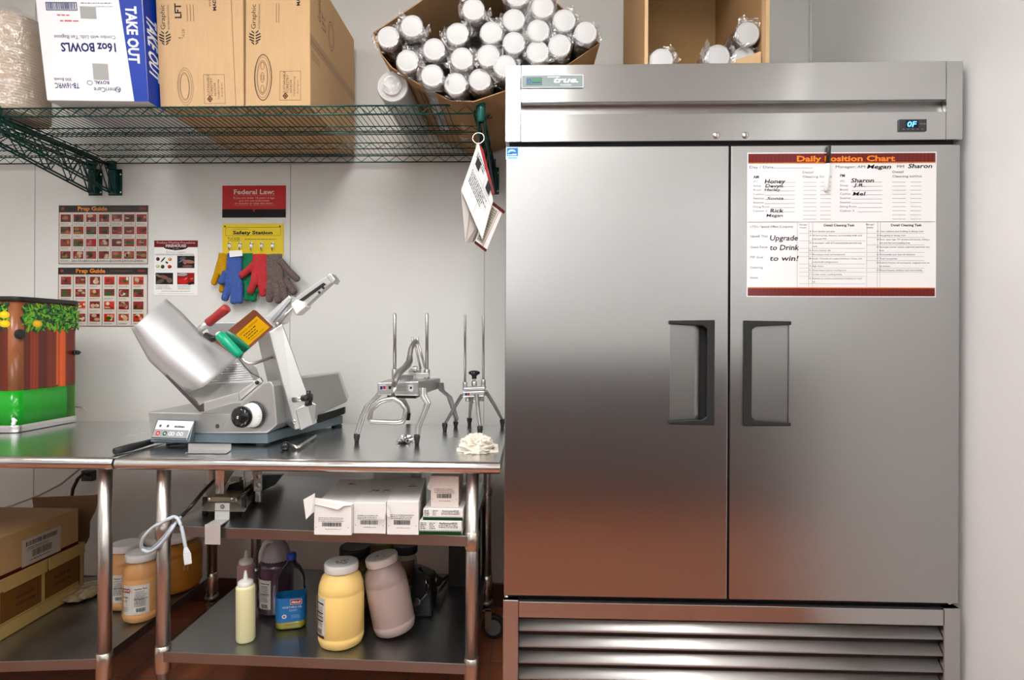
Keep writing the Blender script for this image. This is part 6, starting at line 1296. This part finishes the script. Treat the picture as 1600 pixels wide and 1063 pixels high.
p.rect(52, 72, 44, 22, (.75, .75, .72)); p.rect(54, 74, 40, 18, (.60, .05, .04)); p.text('Makoil', 57, 78, 9, (.85, .85, .8), bold=.03, shear=.25, width=34); p.text('VEGETABLE OIL', 22, 58, 8, (.8, .85, .9), width=74); p.lines(48, 50, 34, 2, 3, 5, (.6, .7, .8)); p.disc(30, 24, 9, (.8, .8, .8)); p.disc(30, 24, 4, (.55, .1, .1)); p.lines(56, 26, 36, 3, 2.5, 5, (.5, .65, .8)); p.build('lettering', prt, lb)
MB().lathe([(0, .256), (.015, .256), (.0165, .252), (.0165, .234), (0, .234)], 24, o=c).build('cap', mat('blue cap', (.01, .05, .36), .3), ol)
# darker jars at the back of the lower shelf
def at_shelf(u, v): q = PZ(u, v, zl_(-.5)); q.z = zl_(q.x); return q
c = V(P(555, 860, 2.16).x, 2.16, 0); c.z = zl_(c.x-.06); H_ = P(555, 853, 2.16).z-c.z
gallon('pickle_jar', 'jar of yellow green pickles with a black lid behind the yellow jar', c, .066, H_, mat('pickle brine', (.16, .13, .02), .15, coat=.6, noise=1, nscale=30, ndark=.3), black_pl, lidr=.058, lidh=.034, ring=False)
c = V(P(598, 860, 2.33).x, 2.33, 0); c.z = zl_(c.x-.06); H_ = P(598, 846, 2.33).z-c.z
gallon('relish_jar', 'jar of chopped yellow peppers behind the black-lidded jar', c, .068, H_, mat('pepper brine', (.28, .20, .02), .15, coat=.6, noise=1, nscale=45, ndark=.35), mat('olive lid', (.18, .15, .03), .4), lidr=.055, ring=False)
c = V(P(634, 870, 2.28).x, 2.28, 0); c.z = zl_(c.x-.06)+.0; H_ = P(634, 851, 2.28).z-c.z
t = gallon('spice_tub', 'tall tub with a picture label and a dark lid behind the mauve jar', c, .046, H_, mat('tub plastic', (.50, .42, .33), .4), mat('navy lid', (.02, .02, .035), .4), lidr=.047, ring=False, lidh=.025, lab_fn=lambda t, c, r, h: wraplabel(t, c, r, h*.3, h*.86, R(-60), R(60), lambda p: (p.disc(52, 40, 26, (.45, .25, .05), 28), p.disc(45, 48, 14, (.6, .4, .08), 14), p.disc(62, 34, 12, (.3, .15, .03), 12)), base=(.48, .40, .33)))
# black food cutter parts behind the leaning jar
bc = thing('black_machine', 'black kitchen machine with a chrome crank behind the leaning jar', 'machine', at_shelf(668, 930))
q = MB(); zb_ = zl_(-.35); y0 = 2.1
q.hexa([V(P(640, 950, y0).x, y0, zb_), V(P(676, 950, y0).x, y0, zb_), P(672, 900, y0), P(646, 885, y0), V(P(645, 940, 2.3).x, 2.3, zb_), V(P(684, 940, 2.3).x, 2.3, zb_), P(682, 892, 2.3), P(652, 880, 2.3)]); q.build('body', mat('black machine body', (.015, .015, .015), .3), bc, bevel=.01, seg=3)
MB().tube(sm([P(650, 942, y0-.03), P(658, 938, y0-.03), P(668, 925, y0-.02), P(666, 908, y0-.01), P(655, 888, y0+.02)]), .007, 10).build('crank', mat('dark chrome', (.12, .12, .13), .15, 1), bc)
MB().cyl(P(651, 941, y0-.045), P(655, 939, y0-.03), .012).build('crank_end', steel_mirror, bc)
MB().cyl(P(668, 898, 2.30), P(686, 910, 2.26), .020).build('barrel', mat('dull barrel', (.14, .12, .09), .4, .8), bc)
MB().tube([P(672, 921, 2.2), P(704, 897, 2.42)], .006, 8).build('bar', dark, bc); MB().tube([P(686, 925, 2.2), P(704, 899, 2.42)], .005, 8).build('bar', dark, bc)
# tall dark box against the wall, right rear
a, b = P(705, 900, 2.44), P(727, 900, 2.44); z0 = zl_(a.x); t = thing('dark_bottle_crate', 'tall dark crate at the right rear of the lower shelf behind the table leg', 'crate', (a.x, 2.43, z0)); MB().box(a.x, b.x+.06, 2.36, 2.48, z0, zmid(-.2)-.04).build('crate', mat('dark brown board', (.035, .028, .02), .6, noise=1, nscale=40, ndark=.3), t)
# ------------------------------------------------------------------ left table lower shelf
Zs = zlowL(-2.0)
Xf = -1.835
# lower tray carton
yA_, yB_ = 1.935, 2.33; z0 = zL_(-1.835)+.001; z1_ = P(116, 849, 2.31).z
tr = thing('tray_carton', 'yellow brown folded tray carton at the bottom left under the labelled carton', 'carton', (Xf-.15, 2.1, z0))
ky = mat('yellow brown board', (.33, .21, .065), .7, noise=.4, nscale=50, ndark=.85)
f_ = [V(Xf-.30, yA_, z0), V(Xf, yA_, z0), V(Xf, yA_, z1_), V(Xf-.30, yA_, z1_)]; bk = [V(Xf-.30, yB_, z0), V(Xf-.01, yB_, z0), V(Xf-.01, yB_, z1_), V(Xf-.30, yB_, z1_)]
MB().hexa(f_+bk).build('carton', ky, tr, bevel=.002)
p = FP(f_[1], bk[1], f_[2], .0012); W2, H2 = p.w, p.h
dkb = (.30, .18, .05)
for x0, x1 in ((.02, .46), (.50, .93)): p.rect(W2*x0, H2*.28, W2*(x1-x0), H2*.52, (.36, .225, .07)); p.frame(W2*x0, H2*.28, W2*(x1-x0), H2*.52, .0012, dkb); 
p.rect(W2*.93, H2*.2, W2*.014, H2*.68, (.30, .04, .02)); p.rect(0, H2*.24, W2, .0012, dkb)
for x_, s_ in ((.18, ('FRESH PACKED', 'PRODUCE ITEM')), (.62, ('KEEP', 'REFRIGERATED'))):
    for i, l_ in enumerate(s_): p.text(l_, W2*x_, H2*(.56-.13*i), .010, (.12, .08, .03), bold=.02, width=W2*.20)
p.build('lettering', prt, tr)
q = MB(); q.prism([V(Xf+.003, yA_+.02, z1_-.045), V(Xf+.003, yA_+.2, z1_-.045), V(Xf+.003, yA_+.2, z1_), V(Xf+.003, yA_+.02, z1_)], (-.002, 0, 0)); q.build('flap', ky, tr)
q = MB(); q.prism([V(Xf+.003, yA_+.21, z1_-.045), V(Xf-.004, yB_, z1_-.045), V(Xf-.004, yB_, z1_), V(Xf+.003, yA_+.21, z1_)], (-.002, 0, 0)); q.build('flap', ky, tr)
# upper labelled carton
z2_ = z1_+.001; z3_ = P(113, 794, 2.30).z; XA = Xf-.008
up_ = thing('labelled_carton', 'brown carton with a white barcode label and red lower band under the left table', 'carton', (XA-.2, 2.08, z2_))
f_ = [V(XA-.42, 1.86, z2_), V(XA, 1.86, z2_), V(XA, 1.86, z3_), V(XA-.42, 1.86, z3_)]; bk = [V(XA-.42, 2.30, z2_), V(XA, 2.30, z2_), V(XA, 2.30, z3_), V(XA-.42, 2.30, z3_)]
MB().hexa(f_+bk).build('carton', mat('brown board, lower', (.34, .20, .085), .7, noise=.4, nscale=50, ndark=.88), up_, bevel=.003)
p = FP(f_[1], bk[1], f_[2], .0008); W2, H2 = p.w, p.h; p.rect(0, 0, W2, H2*.09, (.26, .012, .015))
l0, l1 = P(34, 870, 2.0), P(95, 835, 2.2); x0 = .10; 
sol = lambda u: (lambda d: CAM + d*(XA/d.x))(ray(u, 850)).y
x0, x1 = sol(34)-1.86, sol(94.5)-1.86; lh0, lh1 = (CAM+ray(34, 888)*(XA/ray(34, 888).x)).z-z2_, (CAM+ray(34, 846)*(XA/ray(34, 846).x)).z-z2_
p.rect(x0, lh0, x1-x0, lh1-lh0, (.62, .58, .54)); w3, h3 = x1-x0, lh1-lh0
p.barcode(x0+w3*.10, lh0+h3*.72, w3*.8, h3*.17, (.08, .06, .07)); p.barcode(x0+w3*.25, lh0+h3*.25, w3*.50, h3*.26, (.08, .06, .07)); p.lines(x0+w3*.12, lh0+h3*.62, w3*.6, 2, h3*.03, h3*.06, (.25, .2, .2)); p.lines(x0+w3*.2, lh0+h3*.14, w3*.6, 1, h3*.04, .1, (.25, .2, .2)); p.build('label', prt, up_)
# open dark carton behind
a, b = P(52, 800, 2.36), P(152, 800, 2.42); z0 = zL_(-1.8)
oc2 = thing('back_carton', 'dark brown carton with an open flap behind the labelled carton', 'carton', (-1.9, 2.4, z0))
MB().box(a.x, b.x-.10, 2.36, 2.475, z0, P(100, 850, 2.36).z+.02).build('carton', mat('dark brown board 2', (.16, .085, .035), .7), oc2, bevel=.002)
MB().prism([P(50, 778, 2.44), P(146, 774, 2.44), P(155, 772, 2.44), P(148, 800, 2.42), P(140, 815, 2.42), P(139, 840, 2.42), P(134, 850, 2.40), P(60, 850, 2.40)], (0, .004, 0)).build('flap', mat('dark brown board 2', ()), oc2)
# packet
c = PZ(136, 928, zlowL(-1.7)); q = MB(); rows = []
t = thing('plastic_packet', 'crinkled plastic packet lying on the left lower shelf beside the table leg', 'packet', c)
q.lathe([(0, 0), (.07, .001), (.085, .012), (.07, .024), (.03, .032), (0, .03)], 22, o=c+V(0, 0, .001), sx=.8, sy=1.1, smooth=False, wob=lambda i, j: 1+.13*math.sin(i*2.7+j*3)); q.build('packet', mat('tan packet film', (.30, .22, .12), .2, coat=.5, noise=.8, nscale=30, ndark=.4), t)
# orange sauce jars
osauce = milky('orange sauce', (.62, .33, .13)); 
def lab_o(a0, a1): return lambda t, c, r, h: wraplabel(t, c, r, h*.16, h*.64, R(a0), R(a1), lambda p: (nutrition(p, 45, 8, 50, 86), p.rect(0, 78, 34, 13, (.45, .04, .03)), p.text('FIREHOUSE', 3, 81, 7, (.8, .75, .7), bold=.04, width=30), p.text('PEPPER', 4, 58, 6, (.25, .08, .06), width=24), p.text('SAUCE', 6, 46, 6, (.35, .08, .05), width=18), p.lines(3, 25, 30, 3, 2, 5, (.4, .3, .3)), p.barcode(4, 8, 18, 12, inkd) if a0 < -30 else None))
c = PZ(221, 966, zL_(-1.45)); c.z = zL_(c.x+.05)
gallon('sauce_jar', 'jar of orange sauce with white lid, front one of the pair by the table leg', c, .0605, P(222, 867, c.y).z-c.z+.012, osauce, lidw, lidr=.0525, lab_fn=lab_o(-28, 58))
c2 = V(P(197, 950, 2.19).x-.0, 2.19, 0); c2.z = zL_(c2.x+.05)
gallon('sauce_jar', 'jar of orange sauce with white lid, partly hidden behind the front orange jar', c2, .0605, P(198, 853, c2.y).z-c2.z+.012, osauce, lidw, lidr=.0525, lab_fn=lab_o(-45, 40))
c3 = V(P(266, 900, 2.345).x, 2.345, 0); c3.z = zL_(c3.x+.11)
gallon('sauce_tub', 'wide tub of deep orange sauce with a pale lid behind the table leg', c3, .118, P(262, 832, c3.y).z-c3.z+.006, milky('deep orange sauce', (.42, .17, .02)), mat('cream lid', ()), lidr=.112, ring=False)
print('tub', c3, 'jar', c, c2)
# white rag-like tag hanging by the freezer foot
